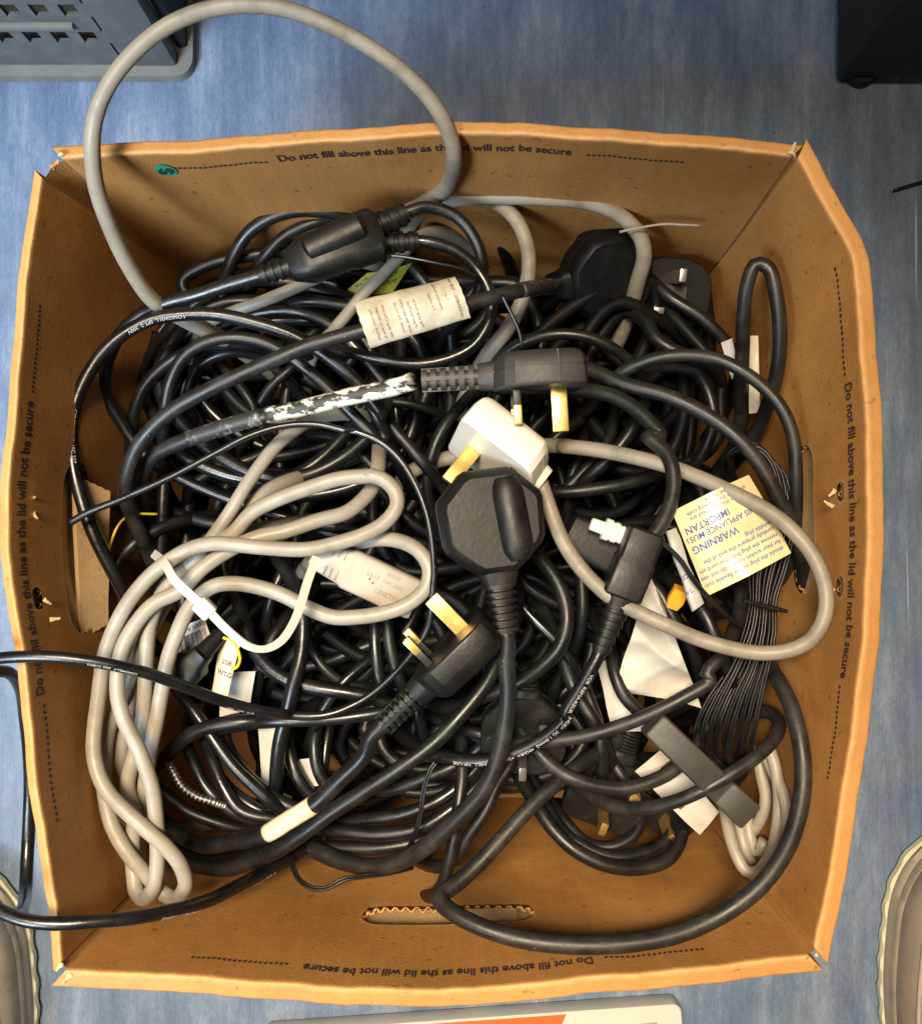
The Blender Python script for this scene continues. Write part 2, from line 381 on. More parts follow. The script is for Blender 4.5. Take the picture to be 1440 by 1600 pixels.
def wall_at(w, u, v, off=0.0):
    """u along the wall 0..1, v metres below the rim crease measured vertically, off = outward offset"""
    u = np.asarray(u, float); v = np.asarray(v, float)
    r = np.stack([np.interp(u, w.u, w.rim[:, 0]), np.interp(u, w.u, w.rim[:, 1])], -1)
    n = np.stack([np.interp(u, w.u, w.nrm[:, 0]), np.interp(u, w.u, w.nrm[:, 1])], -1)
    bt = w.b0 + (w.b1 - w.b0) * u[..., None]
    t = np.clip(1 - v / ZR, 0, 1.0)
    lean = 0.004 * np.exp(-v / 0.02) * 0                # reserved
    xy = bt + (r - bt) * (t ** 1.25)[..., None]
    bul = 0.006 * np.sin(np.pi * np.clip(t, 0, 1)) * np.sin(np.pi * np.clip(u, 0, 1)) + 0.0008 * np.sin(u * 19 + t * 7 + w.seed[3]) * np.sin(np.pi * t)
    xy = xy + n * (bul + off + wob(w, u) * t)[..., None]
    z = ZR - v + wob(w, u * 1.3 + .2) * 1.2 * t
    return np.concatenate([xy, z[..., None]], -1)

def stadium_sd(s, h, a, b_):
    q = np.maximum(np.abs(s) - (a - b_), 0); return np.hypot(q, h) - b_
HOLES = {  # centre u, centre v below rim, half length, half height (m)
 'front': [(0.495, 0.080, 0.046, 0.0115)],
 'right': [(0.46, 0.070, 0.040, 0.0125), (0.43, 0.0260, 0.0050, 0.0038), (0.555, 0.0265, 0.0052, 0.0042)],
 'left':  [(0.52, 0.060, 0.045, 0.0125), (0.600, 0.017, 0.0030, 0.0030), (0.456, 0.019, 0.0055, 0.0045)],
 'back':  [],
}
for side, w in WALLS.items():
    nu = int(w.L / 0.0022); us = np.linspace(0, 1, nu)
    vs = np.concatenate([np.linspace(0.0, 0.085, 40), np.linspace(0.090, ZR - 0.001, 40)])
    U, V_ = np.meshgrid(us, vs)                          # rows from rim to bottom
    hole = np.zeros_like(U, bool)
    for (u0, v0, a, b_) in HOLES[side]:
        s = (U - u0) * w.L; h = V_ - v0
        sd = stadium_sd(s, h, a, b_)
        inside = sd < 0
        # vertices just inside are pulled onto the outline
        near = inside & (sd > -0.0024)
        ds = np.sign(s) * np.maximum(np.abs(s) - (a - b_), 0); L_ = np.hypot(ds, h) + 1e-9
        U = np.where(near, U + (ds / L_) * (-sd) / w.L, U); V_ = np.where(near, V_ + (h / L_) * (-sd), V_)
        hole |= inside & ~near
    G = wall_at(w, U, V_)
    wear = np.exp(-V_ / 0.0012) * 0.9
    for (u0, v0, a, b_) in HOLES[side]:
        wear = np.maximum(wear, 0.9 * np.exp(-np.maximum(stadium_sd((U - u0) * w.L, V_ - v0, a, b_), 0) / 0.0018))
    wear = np.maximum(wear, 0.75 * np.exp(-np.minimum(U, 1 - U) * w.L / 0.002))
    # rim fold: rounded over the top, then down the outside
    prof = [(0.0, 0.0), (.0003, .0005), (.0009, .0008), (w.th * .35, .0004), (w.th * .7, .0002), (w.th - .0012, .0), (w.th - .0004, -.0005), (w.th, -.0016)]
    fold = [wall_at(w, us, np.zeros(nu), p[0]) + np.array([0, 0, p[1]]) for p in prof[1:]]
    outer = [wall_at(w, us, np.full(nu, v), w.th) for v in (0.004, 0.02, 0.05, 0.09, 0.14, 0.2, ZR - 0.001)]
    def corner(P, off):                                  # outer board runs past the inner corner so the corners close
        P = np.array(P); t0 = w.rim[1] - w.rim[0]; t0 = t0 / np.linalg.norm(t0); t1 = w.rim[-1] - w.rim[-2]; t1 = t1 / np.linalg.norm(t1)
        e0 = np.clip(1 - us * w.L / .012, 0, 1)[:, None]; e1 = np.clip(1 - (1 - us) * w.L / .012, 0, 1)[:, None]
        P[:, :2] += (-t0 * e0 + t1 * e1) * off * .8; return P
    fold = [corner(P, p_[0]) for P, p_ in zip(fold, prof[1:])]; outer = [corner(P, w.th) for P in outer]
    rows = list(fold[::-1]); rows = outer[::-1] + rows
    rows = [np.asarray(r) for r in rows] + [G[i] for i in range(len(vs))]
    nr = len(rows); n_top = len(outer) + len(fold)
    verts = np.vstack(rows); faces = []
    wr = np.concatenate([np.zeros(nu * len(outer)), np.concatenate([np.full(nu, 0.15 + 0.75 * (i >= len(fold) - 2) + .3 * (i <= 2)) for i in range(len(fold))]), wear.ravel()])
    for i in range(nr - 1):
        for k in range(nu - 1):
            if i >= n_top:
                j = i - n_top
                if hole[j, k] or hole[j, k + 1] or hole[j + 1, k] or hole[j + 1, k + 1]: continue
            a = i * nu + k; faces.append((a, a + nu, a + nu + 1, a + 1))
    o = link(f'{side}_wall', verts, faces, 'cardboard', box, wear=wr)
    # handle slots: second board behind, fluted edge between the boards
    for hi, (u0, v0, a, b_) in enumerate(HOLES[side]):
        big = hi == 0
        dep = min(0.0042, w.th * 0.72)
        uu = np.linspace(u0 - (a + .006) / w.L, u0 + (a + .006) / w.L, 30); vv = np.linspace(v0 - b_ - .005, v0 + b_ + .005, 10)
        UU, VV = np.meshgrid(uu, vv); B = wall_at(w, UU, VV, dep)
        f = [(i * 30 + k, i * 30 + 30 + k, i * 30 + 31 + k, i * 30 + k + 1) for i in range(9) for k in range(29)]
        link('backing_board', B.reshape(-1, 3), f, 'cardboard_inner', o, wear=np.zeros(300))
        # outline walk
        k = int((4 * (a - b_) + 2 * math.pi * b_) / 0.0005); tt = np.linspace(0, 1, k, endpoint=False)
        per = 4 * (a - b_) + 2 * math.pi * b_; ss = tt * per; Sx = []; Hx = []
        for q in ss:
            l = 2 * (a - b_)
            if q < l: Sx.append(-(a - b_) + q); Hx.append(-b_)
            elif q < l + math.pi * b_: an = (q - l) / b_; Sx.append((a - b_) + b_ * math.sin(an)); Hx.append(-b_ * math.cos(an))
            elif q < 2 * l + math.pi * b_: Sx.append((a - b_) - (q - l - math.pi * b_)); Hx.append(b_)
            else: an = (q - 2 * l - math.pi * b_) / b_; Sx.append(-(a - b_) - b_ * math.sin(an)); Hx.append(b_ * math.cos(an))
        Sx = np.array(Sx); Hx = np.array(Hx); n_in = 0.97
        wave = dep * 0.5 + dep * 0.30 * np.sin(ss / 0.0056 * 2 * math.pi + .8 * np.sin(ss * 130))
        jit = 0.0004 * np.sin(ss * 900) + rng.normal(0, 0.00025, k)
        rowsr = []
        for sc_, dd in ((1.0, -0.0002), (n_in, -0.0002)):
            rowsr.append(wall_at(w, u0 + (Sx * sc_) / w.L, v0 + Hx * sc_ + jit, wave + dd))
        for sc_, dd in ((n_in, 0.0002), (1.0, 0.0002)):
            rowsr.append(wall_at(w, u0 + (Sx * sc_) / w.L, v0 + Hx * sc_ + jit, wave + dd))
        vv_ = np.vstack(rowsr); f = [(i * k + q, i * k + (q + 1) % k, (i + 1) % 4 * k + (q + 1) % k, (i + 1) % 4 * k + q) for i in range(4) for q in range(k)]
        link('fluted_edge', vv_, f, 'cardboard', o, smooth=False, wear=np.full(len(vv_), 0.5))
# bottom board
bmv = [(*BOT[k], 0.004) for k in ('BL', 'BR', 'TR', 'TL')]
bb = MB(); bb.add([(x, y, z) for (x, y, z) in bmv] + [(x, y, 0.0006) for (x, y, z) in bmv], [(0, 1, 2, 3), (7, 6, 5, 4), (0, 4, 5, 1), (1, 5, 6, 2), (2, 6, 7, 3), (3, 7, 4, 0)])
bb.build('bottom_board', 'cardboard', box, smooth=False, wear=np.zeros(8))

# glue flaps closing the corners behind the walls
for ca, cb in (('left', 'back'), ('back', 'right'), ('right', 'front'), ('front', 'left')):
    wa, wb = WALLS[ca], WALLS[cb]; V = []; vs2 = np.linspace(0.0012, ZR - 0.002, 24)
    for v in vs2:
        pa = [wall_at(wa, np.array([1 - q / wa.L]), np.array([v]), 0.0016)[0] for q in (.030, .012, .003)]; pb = [wall_at(wb, np.array([q / wb.L]), np.array([v]), 0.0016)[0] for q in (.003, .012, .030)]
        mid = (pa[-1] + pb[0]) / 2; nn = (wa.nrm[-1] + wb.nrm[0]); nn = nn / np.linalg.norm(nn); mid = mid + np.array([nn[0], nn[1], 0]) * .002
        V += pa + [mid] + pb
    F = [(i * 7 + k, i * 7 + 7 + k, i * 7 + 8 + k, i * 7 + k + 1) for i in range(23) for k in range(6)]
    link('corner_flap', V, F, 'cardboard', [c for c in box.children if c.name.startswith(ca)][0], wear=np.zeros(len(V)))

# printed fill line on every wall
LINE = 'Do not fill above this line as the lid will not be secure'
MARK = {'back': (0.285, 0.700, 0.135, 0.272, 0.722, 0.862, 0.0165), 'right': (0.292, 0.672, 0.140, 0.285, 0.682, 0.805, 0.0165),
        'front': (0.285, 0.690, 0.130, 0.272, 0.712, 0.850, 0.0175), 'left': (0.330, 0.715, 0.165, 0.322, 0.726, 0.845, 0.0125)}
tv, tf = text_geo(LINE, 0.022)
tw = tv[:, 0].max()
for side, (a, b_, d0, d1, e0, e1, vb) in MARK.items():
    w = WALLS[side]
    uu = a + (b_ - a) * tv[:, 0] / tw
    sz = (b_ - a) * w.L / tw * 1.55
    vv = vb - tv[:, 1] * sz
    P = wall_at(w, uu, vv, -0.00035)
    wallo = [c for c in box.children if c.name.startswith(side)][0]
    link('printed_line', P, tf, 'ink_black', wallo, smooth=False)
    for s0, s1 in ((d0, d1), (e0, e1)):
        mb = MB(); nd = 19; st_ = (s1 - s0) / nd
        for i in range(nd):
            q = [(s0 + i * st_, vb), (s0 + (i + .62) * st_, vb), (s0 + (i + .62) * st_, vb - .0017), (s0 + i * st_, vb - .0017)]
            P = wall_at(w, np.array([p[0] for p in q]), np.array([p[1] for p in q]), -0.00035); mb.add(P, [(0, 1, 2, 3)])
        mb.build('printed_dashes', 'ink_black', wallo, smooth=False)
# green dot sticker on the back wall
w = WALLS['back']; wallo = [c for c in box.children if c.name.startswith('back')][0]
an = np.linspace(0, 2 * math.pi, 28, endpoint=False); r_ = 0.0052; u0, v0 = 0.123, 0.0175
P = np.vstack([wall_at(w, u0 + np.cos(an) * r_ / w.L, v0 + np.sin(an) * r_ * 1.25, -0.0007), wall_at(w, np.array([u0]), np.array([v0]), -0.0009)])
stk = link('sticker', P, [(i, 28, (i + 1) % 28) for i in range(28)], 'sticker_green', wallo, smooth=False)
tv2, tf2 = text_geo('69', 0.03); s_ = 0.0078
P = wall_at(w, u0 + (tv2[:, 0] - tv2[:, 0].max() / 2) * s_ / w.L, v0 - (tv2[:, 1] - 0.35) * s_ * 1.2, -0.0012)
link('number', P, tf2, 'ink_black', stk, smooth=False)
# torn paper at the corners and the pushed-in handle flap on the left wall
def shard(px, py, z, ang, ln, wd, seed, parent, mat='cardboard_inner'):
    r = random.Random(seed); p = at(px, py, z); d = Vector((math.cos(ang), math.sin(ang), r.uniform(-.2, .5))); n = Vector((-d.y, d.x, 0))
    v = []; k = 6
    for i in range(k + 1):
        t = i / k
        for sgn in (-1, 1):
            q = p + d * ln * t + n * wd * sgn * (1 - .6 * t) * r.uniform(.6, 1.1) + Vector((0, 0, .0015 * math.sin(t * 3 + seed)))
            v += [q, q - Vector((0, 0, .0007))]
    f = []
    for i in range(k):
        a = i * 4
        f += [(a, a + 4, a + 6, a + 2), (a + 1, a + 3, a + 7, a + 5), (a, a + 1, a + 5, a + 4), (a + 2, a + 6, a + 7, a + 3)]
    f += [(0, 2, 3, 1), (k * 4, k * 4 + 1, k * 4 + 3, k * 4 + 2)]
    link('torn_edge', v, f, mat, parent, smooth=False, wear=[.5] * len(v))
lw = [c for c in box.children if c.name.startswith('left')][0]; bw = wallo
rw_ = [c for c in box.children if c.name.startswith('right')][0]; fw = [c for c in box.children if c.name.startswith('front')][0]
shard(97, 244, .262, 2.0, .004, .0014, 1, bw); shard(82, 264, .256, .9, .005, .0016, 2, lw, 'cardboard'); shard(1236, 238, .263, 1.3, .004, .0012, 5, bw); shard(1243, 246, .262, 2.6, .003, .0010, 6, rw_)
shard(1272, 1490, .263, -.6, .003, .0010, 7, rw_); shard(1264, 1498, .262, -2.5, .003, .0010, 8, fw); shard(98, 1505, .262, -2.3, .005, .0014, 9, lw); shard(110, 1524, .262, -2.4, .005, .0014, 10, fw)
for (px, py, s) in ((1303, 765, 20), (1300, 792, 21), (1303, 920, 22), (1300, 945, 23)):
    shard(px, py, .234, random.Random(s).uniform(2, 4.2), .0045, .0012, s, rw_)
for (px, py, s) in ((46, 778, 30), (52, 800, 31), (70, 935, 32), (80, 968, 33)):
    shard(px, py, .24, random.Random(s).uniform(-1, 1), .004, .0012, s, lw)

def quad_sheet(name, corners, mat, parent=None, nx=24, ny=16, amp=0.0, freq=60., seed=0, thick=0.0003, bow=0.0, edge=0.0, wear=None, mode='smooth'):
    """thin sheet through four photo points (px,py,z mm): top-left, top-right, bottom-right, bottom-left of the sheet itself"""
    c = [np.array(at(px, py, z / 1000)) for px, py, z in corners]; r = np.random.default_rng(seed); ph = r.random(12) * 6.28
    nrm = np.cross(c[1] - c[0], c[3] - c[0]); nrm /= np.linalg.norm(nrm)
    if nrm[2] < 0: nrm = -nrm
    lu = np.linalg.norm(c[1] - c[0]); lv = np.linalg.norm(c[3] - c[0])
    dirs = r.normal(size=(7, 2))
    def S(u, v, off=0.0):
        u = np.asarray(u, float); v = np.asarray(v, float)
        if edge:
            e = edge * (np.sin(u * 31 + ph[0]) * (np.abs(v - .5) * 2) ** 6); e2 = edge * (np.sin(v * 27 + ph[1]) * (np.abs(u - .5) * 2) ** 6)
        else: e = e2 = 0
        uu, vv = u + e2, v + e
        P = ((1 - uu) * (1 - vv))[..., None] * c[0] + (uu * (1 - vv))[..., None] * c[1] + (uu * vv)[..., None] * c[2] + ((1 - uu) * vv)[..., None] * c[3]
        h = bow * (4 * u * (1 - u))
        if amp:
            for k in range(7):
                q = (dirs[k, 0] * u * lu + dirs[k, 1] * v * lv) * freq * (1 + k * .5) + ph[k]
                h = h + amp / (1 + .45 * k) * ((1 - 2 * np.sqrt(np.sin(q) ** 2 + .01)) if mode == 'crumple' else np.sin(q))
        return P + nrm * np.asarray(h + off)[..., None]
    U, V = np.meshgrid(np.linspace(0, 1, nx), np.linspace(0, 1, ny))
    A = S(U, V).reshape(-1, 3); B = S(U, V, -thick).reshape(-1, 3); n = nx * ny; F = []
    for i in range(ny - 1):
        for k in range(nx - 1):
            a = i * nx + k; F.append((a, a + nx, a + nx + 1, a + 1)); F.append((n + a, n + a + 1, n + a + nx + 1, n + a + nx))
    rimi = [k for k in range(nx)] + [i * nx + nx - 1 for i in range(1, ny)] + [(ny - 1) * nx + k for k in range(nx - 2, -1, -1)] + [i * nx for i in range(ny - 2, 0, -1)]
    for a, b_ in zip(rimi, rimi[1:] + rimi[:1]): F.append((a, b_, n + b_, n + a))
    o = link(name, np.vstack([A, B]), F, mat, parent, smooth=True, sharp=40, wear=(np.zeros(2 * n) if mat.startswith('card') else None))
    return o, S, lu, lv
def sheet_text(S, lu, lv, lines, mat, parent, name='printed_text'):
    """lines: (string, u0, v_baseline, size m, bold)"""
    mb = MB()
    for s, u0, v0, sz, bd in lines:
        tv_, tf_ = text_geo(s, bd)
        if not len(tv_): continue
        u = u0 + tv_[:, 0] * sz / lu; v = v0 - tv_[:, 1] * sz / lv
        keep = u.max() <= 0.99
        if not keep:
            ok = u < 0.985; idx = [f for f in tf_ if all(ok[i] for i in f)]; tf_ = idx
        mb.add(S(u, v, 0.00025), tf_)
    return mb.build(name, mat, parent, smooth=False)
flap, Sf, lu, lv = quad_sheet('handle_flap', [(116, 742, 203), (172, 768, 184), (172, 975, 182), (128, 1000, 199)], 'cardboard_inner', lw, thick=0.003, amp=.0006, freq=30, seed=3, edge=.004)

w = WALLS['front']; UU, VV = np.meshgrid(np.linspace(.386, .478, 20), np.linspace(.0715, .0890, 8))
UU = UU + np.where(UU < .395, .006 * (np.abs(VV - .080) / .009) ** 2, 0); P = wall_at(w, UU, VV, .0010); f = [(i * 20 + k, i * 20 + 20 + k, i * 20 + 21 + k, i * 20 + k + 1) for i in range(7) for k in range(19)]
link('handle_flap', P.reshape(-1, 3), f, 'cardboard_inner', fw, wear=np.full(160, .3))

# ------------------------------------------------------------------ cables: traced runs (tile origin + zoom), heights in mm, settled so they lie on each other
TILE = {'A': (0, 0, 3.0), 'B': (360, 180, 3.0), 'C': (760, 160, 2.1176), 'D': (90, 480, 2.8235), 'E': (540, 520, 3.1304),
        'F': (860, 680, 2.6667), 'G': (0, 880, 2.667), 'H': (360, 860, 2.6667), 'I': (680, 1060, 2.3226), 'J': (0, 1200, 2.0), 'P': (0, 0, 1.0)}
CAB = []
def run(*segs):
    out = []
    for tile, pts in segs:
        if tile == 'W':
            for p in pts:
                px, py = proj(p); out.append([px, py, p[2] * 1000])
        else:
            ox, oy, s = TILE[tile]
            for p in pts: out.append([ox + p[0] / s, oy + p[1] / s, p[2]])
    return np.array(out, float)
def cable(name, label, path, w, mat='pvc_black', parent=None, cat='cable', group=None, fix0=False, fix1=False, soft=1.0, wts=None, twin=False, n=12, prints=None, paint=None, free=False, ext=None):
    """path rows px,py,z(mm); w photo-pixel width (one number, or one per row)"""
    W = np.full(len(path), w, float) if np.isscalar(w) else np.interp(np.linspace(0, 1, len(path)), np.linspace(0, 1, len(w)), w)
    if mat.startswith('pvc_black') and parent is None: W = np.where((W > 12) & (W < 21), W * 1.13, W)
    if ext is None: ext = (not fix0, not fix1)
    path = np.asarray(path, float)
    for e in (0, 1):                                   # loose ends run on and sink into the heap
        if not ext[e]: continue
        a, b_ = (path[0], path[1]) if e == 0 else (path[-1], path[-2])
        pa = np.array(at(a[0], a[1], a[2] / 1000)); pb = np.array(at(b_[0], b_[1], b_[2] / 1000)); d_ = pa - pb; d_[2] = 0; d_ /= np.linalg.norm(d_) + 1e-9
        cen = np.array([0, -.01, 0]) - pa; cen[2] = 0; cen /= np.linalg.norm(cen) + 1e-9
        new = []; q = pa.copy()
        for k_, dz_ in enumerate((.018, .030, .034)):
            d_ = d_ + .35 * cen; d_ /= np.linalg.norm(d_); q = q + d_ * .014; q[2] = max(q[2] - dz_, .045); x_, y_ = proj(q); new.append([x_, y_, q[2] * 1000])
        new = np.array(new)
        path = np.vstack([new[::-1], path]) if e == 0 else np.vstack([path, new]); W = np.concatenate([[W[0]] * 3, W]) if e == 0 else np.concatenate([W, [W[-1]] * 3])
    C = catmull(np.column_stack([path, W]), 0)
    x, y = unproj(C[:, 0], C[:, 1], C[:, 2] / 1000)
    R = C[:, 3] / 2 * (CAMZ - C[:, 2] / 1000) / FPX
    Q = np.column_stack([x, y, C[:, 2] / 1000, R, C[:, 0], C[:, 1]])
    Q = even(Q, 0.0028, 3)
    Q[:, 2] = smooth1(Q[:, 2], 8)
    d = dict(name=name, label=label, Q=Q, mat=mat, parent=parent, cat=cat, group=group, fix=(fix0, fix1), soft=soft, ray=True, twin=twin, n=n, prints=prints or [], paint=paint or [], free=free)
    CAB.append(d); return d
def filler(name, label, P, r, mat, group):
    Q = np.column_stack([P[:, 0], P[:, 1], P[:, 2], np.full(len(P), r), P[:, 0] * 0, P[:, 0] * 0])
    Q = even(Q, 0.0045, 3)
    CAB.append(dict(name=name, label=label, Q=Q, mat=mat, parent=None, cat='cable', group=group, fix=(False, False), soft=2.5, ray=False, twin=False, n=9, prints=[], paint=[], free=False))

# ---------------------------------------------------------------- plug builder
def frame(origin, exit_dir, pin_dir):
    Y = -Vector(exit_dir).normalized(); Zv = -Vector(pin_dir); Zv = (Zv - Y * Zv.dot(Y)).normalized(); X = Y.cross(Zv)
    M = Matrix(((X.x, Y.x, Zv.x, origin[0]), (X.y, Y.y, Zv.y, origin[1]), (X.z, Y.z, Zv.z, origin[2]), (0, 0, 0, 1))); return M
OUT_ROUND = [(-25, 9), (-23, 15), (-17, 21), (-9, 24), (9, 24), (17, 21), (23, 15), (25, 9), (25, -6), (23, -12), (15, -20), (9, -24), (-9, -24), (-15, -20), (-23, -12), (-25, -6)]
OUT_SQUARE = [(-24, 18), (-22, 22), (-18, 24), (0, 24.5), (18, 24), (22, 22), (24, 18), (24.5, 4), (24, -12), (21, -17), (14, -20), (9, -22), (-9, -22), (-14, -20), (-21, -17), (-24, -12), (-24.5, 4)]
OUT_BOX = [(-25, 21), (-24, 23.5), (-21, 24.5), (21, 24.5), (24, 23.5), (25, 21), (25, 2), (24.5, -16), (22, -19), (11, -23), (8, -24), (-8, -24), (-11, -23), (-22, -19), (-24.5, -16), (-25, 2)]
OUT_OCT = [(-25, 11), (-24, 14), (-13, 25), (-10, 26.5), (10, 26.5), (13, 25), (24, 14), (25, 11), (24, -7), (22, -11), (12, -20), (8, -23), (-8, -23), (-12, -20), (-22, -11), (-24, -7)]
def uk_plug(M, parent, outline, mat, thick=19, sc=1.0, ribs='slots', grip=False, seam=False, tail=34, cord_r=4.0, pins=True, pinmat='brass'):
    k = 0.001 * sc
    # refine the outline so that edges stay crisp but corners round
    def ring(z, s, dy=0): return [(x * s * k, (y * s + dy) * k, z * k) for x, y in outline]
    mb = MB()
    lay = [(0.0, .965), (0.7, .99), (1.6, 1.0), (thick * .50, .992), (thick * .505, .972), (thick * .55, .972), (thick * .555, .99), (thick * .62, .985), (thick * .80, .955), (thick * .93, .90), (thick, .82)]
    mb.loft([ring(z, s) for z, s in lay], M=M)
    body = mb.build('plug', mat, parent, sharp=28)
    if seam:
        m2 = MB(); m2.box(0, 0, thick * .5 * k, 51.2 * k, .9 * k, thick * .9 * k, M=M @ Matrix.Translation((0, 9 * k, 0))); m2.build('seam', 'ink_black', body, smooth=False)
    if grip:
        m2 = MB(); L = []
        for t in np.linspace(-1, 1, 13):
            hw = (1 - abs(t) ** 6 * .35) ; yy = t * 19
            L.append([((7.5 * math.cos(a) * hw) * k, yy * k, (thick * .93 + max(-.5, 6.2 * math.sin(a) * hw)) * k) for a in np.linspace(-.25, math.pi + .25, 14)])
        m2.loft(L, M=M @ Matrix.Translation((8.5 * k, 2 * k, 0)) @ Matrix.Rotation(.06, 4, 'Z')); m2.build('grip', mat, body, sharp=50)
    # strain relief
    zc = thick * .46; m3 = MB(); r0, r1 = 7.2, cord_r / sc + 1.0
    def rrect(y, hx, hz): 
        o = []
        for a in np.linspace(0, 2 * math.pi, 16, endpoint=False):
            c_, s_ = math.cos(a), math.sin(a); o.append((hx * np.sign(c_) * abs(c_) ** .6 * k, y * k, (zc + hz * np.sign(s_) * abs(s_) ** .6) * k))
        return o
    y0 = -20; y1 = -22 - tail
    if ribs == 'slots':
        m3.loft([rrect(y0, 9.5, 7.5), rrect(-27, 8.2, 7.0), rrect(-29.5, 7.2, 6.6)], M=M)
        nr = 6; L0 = -29.5; st_ = (y1 - L0) / nr
        m3.loft([rrect(L0, 4.4, 4.0), rrect(y1, 4.1, 3.9)], M=M)
        for i in range(nr):
            a = L0 + st_ * (i + .42); b_ = L0 + st_ * (i + 1.0); f0 = 7.0 - 1.6 * i / nr
            m3.loft([rrect(a, f0, f0 * .93), rrect(b_, f0 - .15, f0 * .92)], M=M)
        m3.box(0, (L0 + y1) / 2 * k, zc * k, 2.2 * k, abs(L0 - y1) * k, 12.0 * k, M=M); m3.box(0, (L0 + y1) / 2 * k, zc * k, 12.4 * k, abs(L0 - y1) * k, 2.0 * k, M=M)
    else:
        L = [rrect(y0, 10, 8), rrect(-27, 8, 7)]
        nr = 7; st_ = (y1 + 27) / nr
        for i in range(nr):
            a = -27 + st_ * i; f0 = 7.4 - 1.3 * i / nr
            L += [rrect(a + st_ * .1, f0, f0 * .95), rrect(a + st_ * .6, f0 - .15, f0 * .94), rrect(a + st_ * .68, f0 - 1.5, f0 * .95 - 1.5), rrect(a + st_ * .96, f0 - 1.5, f0 * .95 - 1.5)]
        m3.loft(L, M=M)
    m3.build('strain_relief', mat, body, sharp=40)
    if pins:
        e = MB(); e.box(0, 11.1 * k, -10.5 * k, 4.2 * k, 8.2 * k, 23 * k, bev=.6 * k, M=M); e.build('earth_pin', pinmat, body, sharp=40)
        for sx in (-1, 1):
            p_ = MB(); p_.box(sx * 11.1 * k, -11 * k, -12.9 * k, 6.4 * k, 4.1 * k, 9.6 * k, bev=.7 * k, M=M); p_.build('pin', pinmat, body, sharp=40)
            s_ = MB(); s_.box(sx * 11.1 * k, -11 * k, -4.2 * k, 6.0 * k, 3.8 * k, 8.6 * k, bev=.4 * k, M=M); s_.build('pin_sleeve', 'plug_black' if mat != 'plug_white' else 'plug_black', body, sharp=40)
    return body, M @ Vector((0, (y1 + 2) * k, zc * k)), M @ Vector((0, (y1 - 8) * k, zc * k))
def V3(*a): return Vector(a)

# plug lying on its edge under the label: flex to the left, pins toward the viewer's feet
leadA = thing('mains_lead', at(850, 585, .2), 'black mains lead with white-painted flex, its grey-black plug on edge with pins down', 'mains lead')
MA = frame(at(838, 609, .226), (-1, -.06, 0), (-.02, -1, -.05))
plA, a0, a1 = uk_plug(MA, leadA, OUT_SQUARE, 'plug_grey', thick=17.5, sc=.98, seam=True, tail=36, cord_r=4.1)
# black plug seen from its back in the middle
leadB = thing('mains_lead', at(770, 830, .2), 'black mains lead with ridged octagonal plug seen from its back, in the middle', 'mains lead')
MBm = frame(at(764, 822, .215), (.13, -1, .0), (-.10, .02, -1))
plB, b0, b1 = uk_plug(MBm, leadB, OUT_OCT, 'plug_black', thick=20, sc=1.08, ribs='rings', grip=True, tail=28, cord_r=4.2)
# plug low in the middle, gold pins up and left
leadC = thing('mains_lead', at(720, 1040, .2), 'black mains lead with cream sleeve, plug showing gold pins beside the cable tie loop', 'mains lead')
MC = frame(at(696, 1006, .224), (-.72, -.69, -.04), (-.72, .69, .10))
plC, c0, c1 = uk_plug(MC, leadC, OUT_SQUARE, 'plug_black', thick=17.5, sc=.98, tail=30, cord_r=4.2)
# white plug
leadD = thing('mains_lead', at(790, 720, .2), 'grey mains lead with white plug behind the black octagonal plug', 'mains lead')
MD = frame(at(767, 724, .213), (.79, -.61, .0), (-.57, -.74, .26))
plD, d0, d1 = uk_plug(MD, leadD, OUT_BOX, 'plug_white', thick=20, sc=1.0, ribs='rings', tail=5, cord_r=3.6)
# dark plug in the far corner and others
leadE = thing('mains_lead', at(930, 430, .15), 'large dark plug in the shade under the back wall, joined to the labelled flex', 'mains lead')
ME = frame(at(940, 424, .128), (-1, -.22, .12), (.25, .55, -.8))
plE, e0, e1 = uk_plug(ME, leadE, OUT_ROUND, 'pvc_shaded', thick=20, sc=1.10, ribs='rings', tail=12, cord_r=4.0)

# ---------------------------------------------------------------- traced runs
# grey flex arching out over the back rim
cable('grey_cable', 'grey cable arching out of the box over the back rim', run(('P', [(330,520,175),(285,497,190),(240,470,205),(205,422,225),(170,350,250),(149,285,268),(144,220,285),(151,175,292),(172,128,298),(207,84,300),(252,46,300),(300,22,300),(350,10,300),(400,8,300),(455,16,298),(520,42,294),(590,82,288),(645,126,282),(684,172,275),(706,222,262),(708,262,240),(694,296,205),(668,312,180),(610,332,165),(540,352,155),(470,392,150)])), 26, 'pvc_grey_dirty', free=True, ext=(True, True))
cable('grey_cable', 'grey cable curving along the back wall to the dark corner plug', run(('P', [(560,360,150),(640,326,172),(700,312,180),(770,307,184),(850,309,186),(920,316,184),(968,336,180),(999,368,176),(1006,400,168),(996,440,150),(985,480,135)])), 25, 'pvc_grey_dirty')
cable('grey_cable', 'grey cable hooking round behind the white paper flex label', run(('P', [(660,330,160),(720,305,168),(775,318,178),(805,342,182),(822,380,184),(826,420,182),(815,470,174),(792,515,165),(765,548,155),(740,590,140)])), 24, 'pvc_grey_dirty')
cable('grey_cable', 'pale grey cable slanting under the black splitter block', run(('B', [(900,560,160),(780,680,168),(700,760,172),(620,840,172),(540,940,166),(470,1020,160),(400,1100,150)])), 19, 'pvc_grey')
cable('grey_cable', 'short pale grey cable left of the black splitter block', run(('B', [(560,690,160),(400,765,170),(250,830,172),(100,890,172),(0,925,166),(-120,985,155)])), 19, 'pvc_grey')

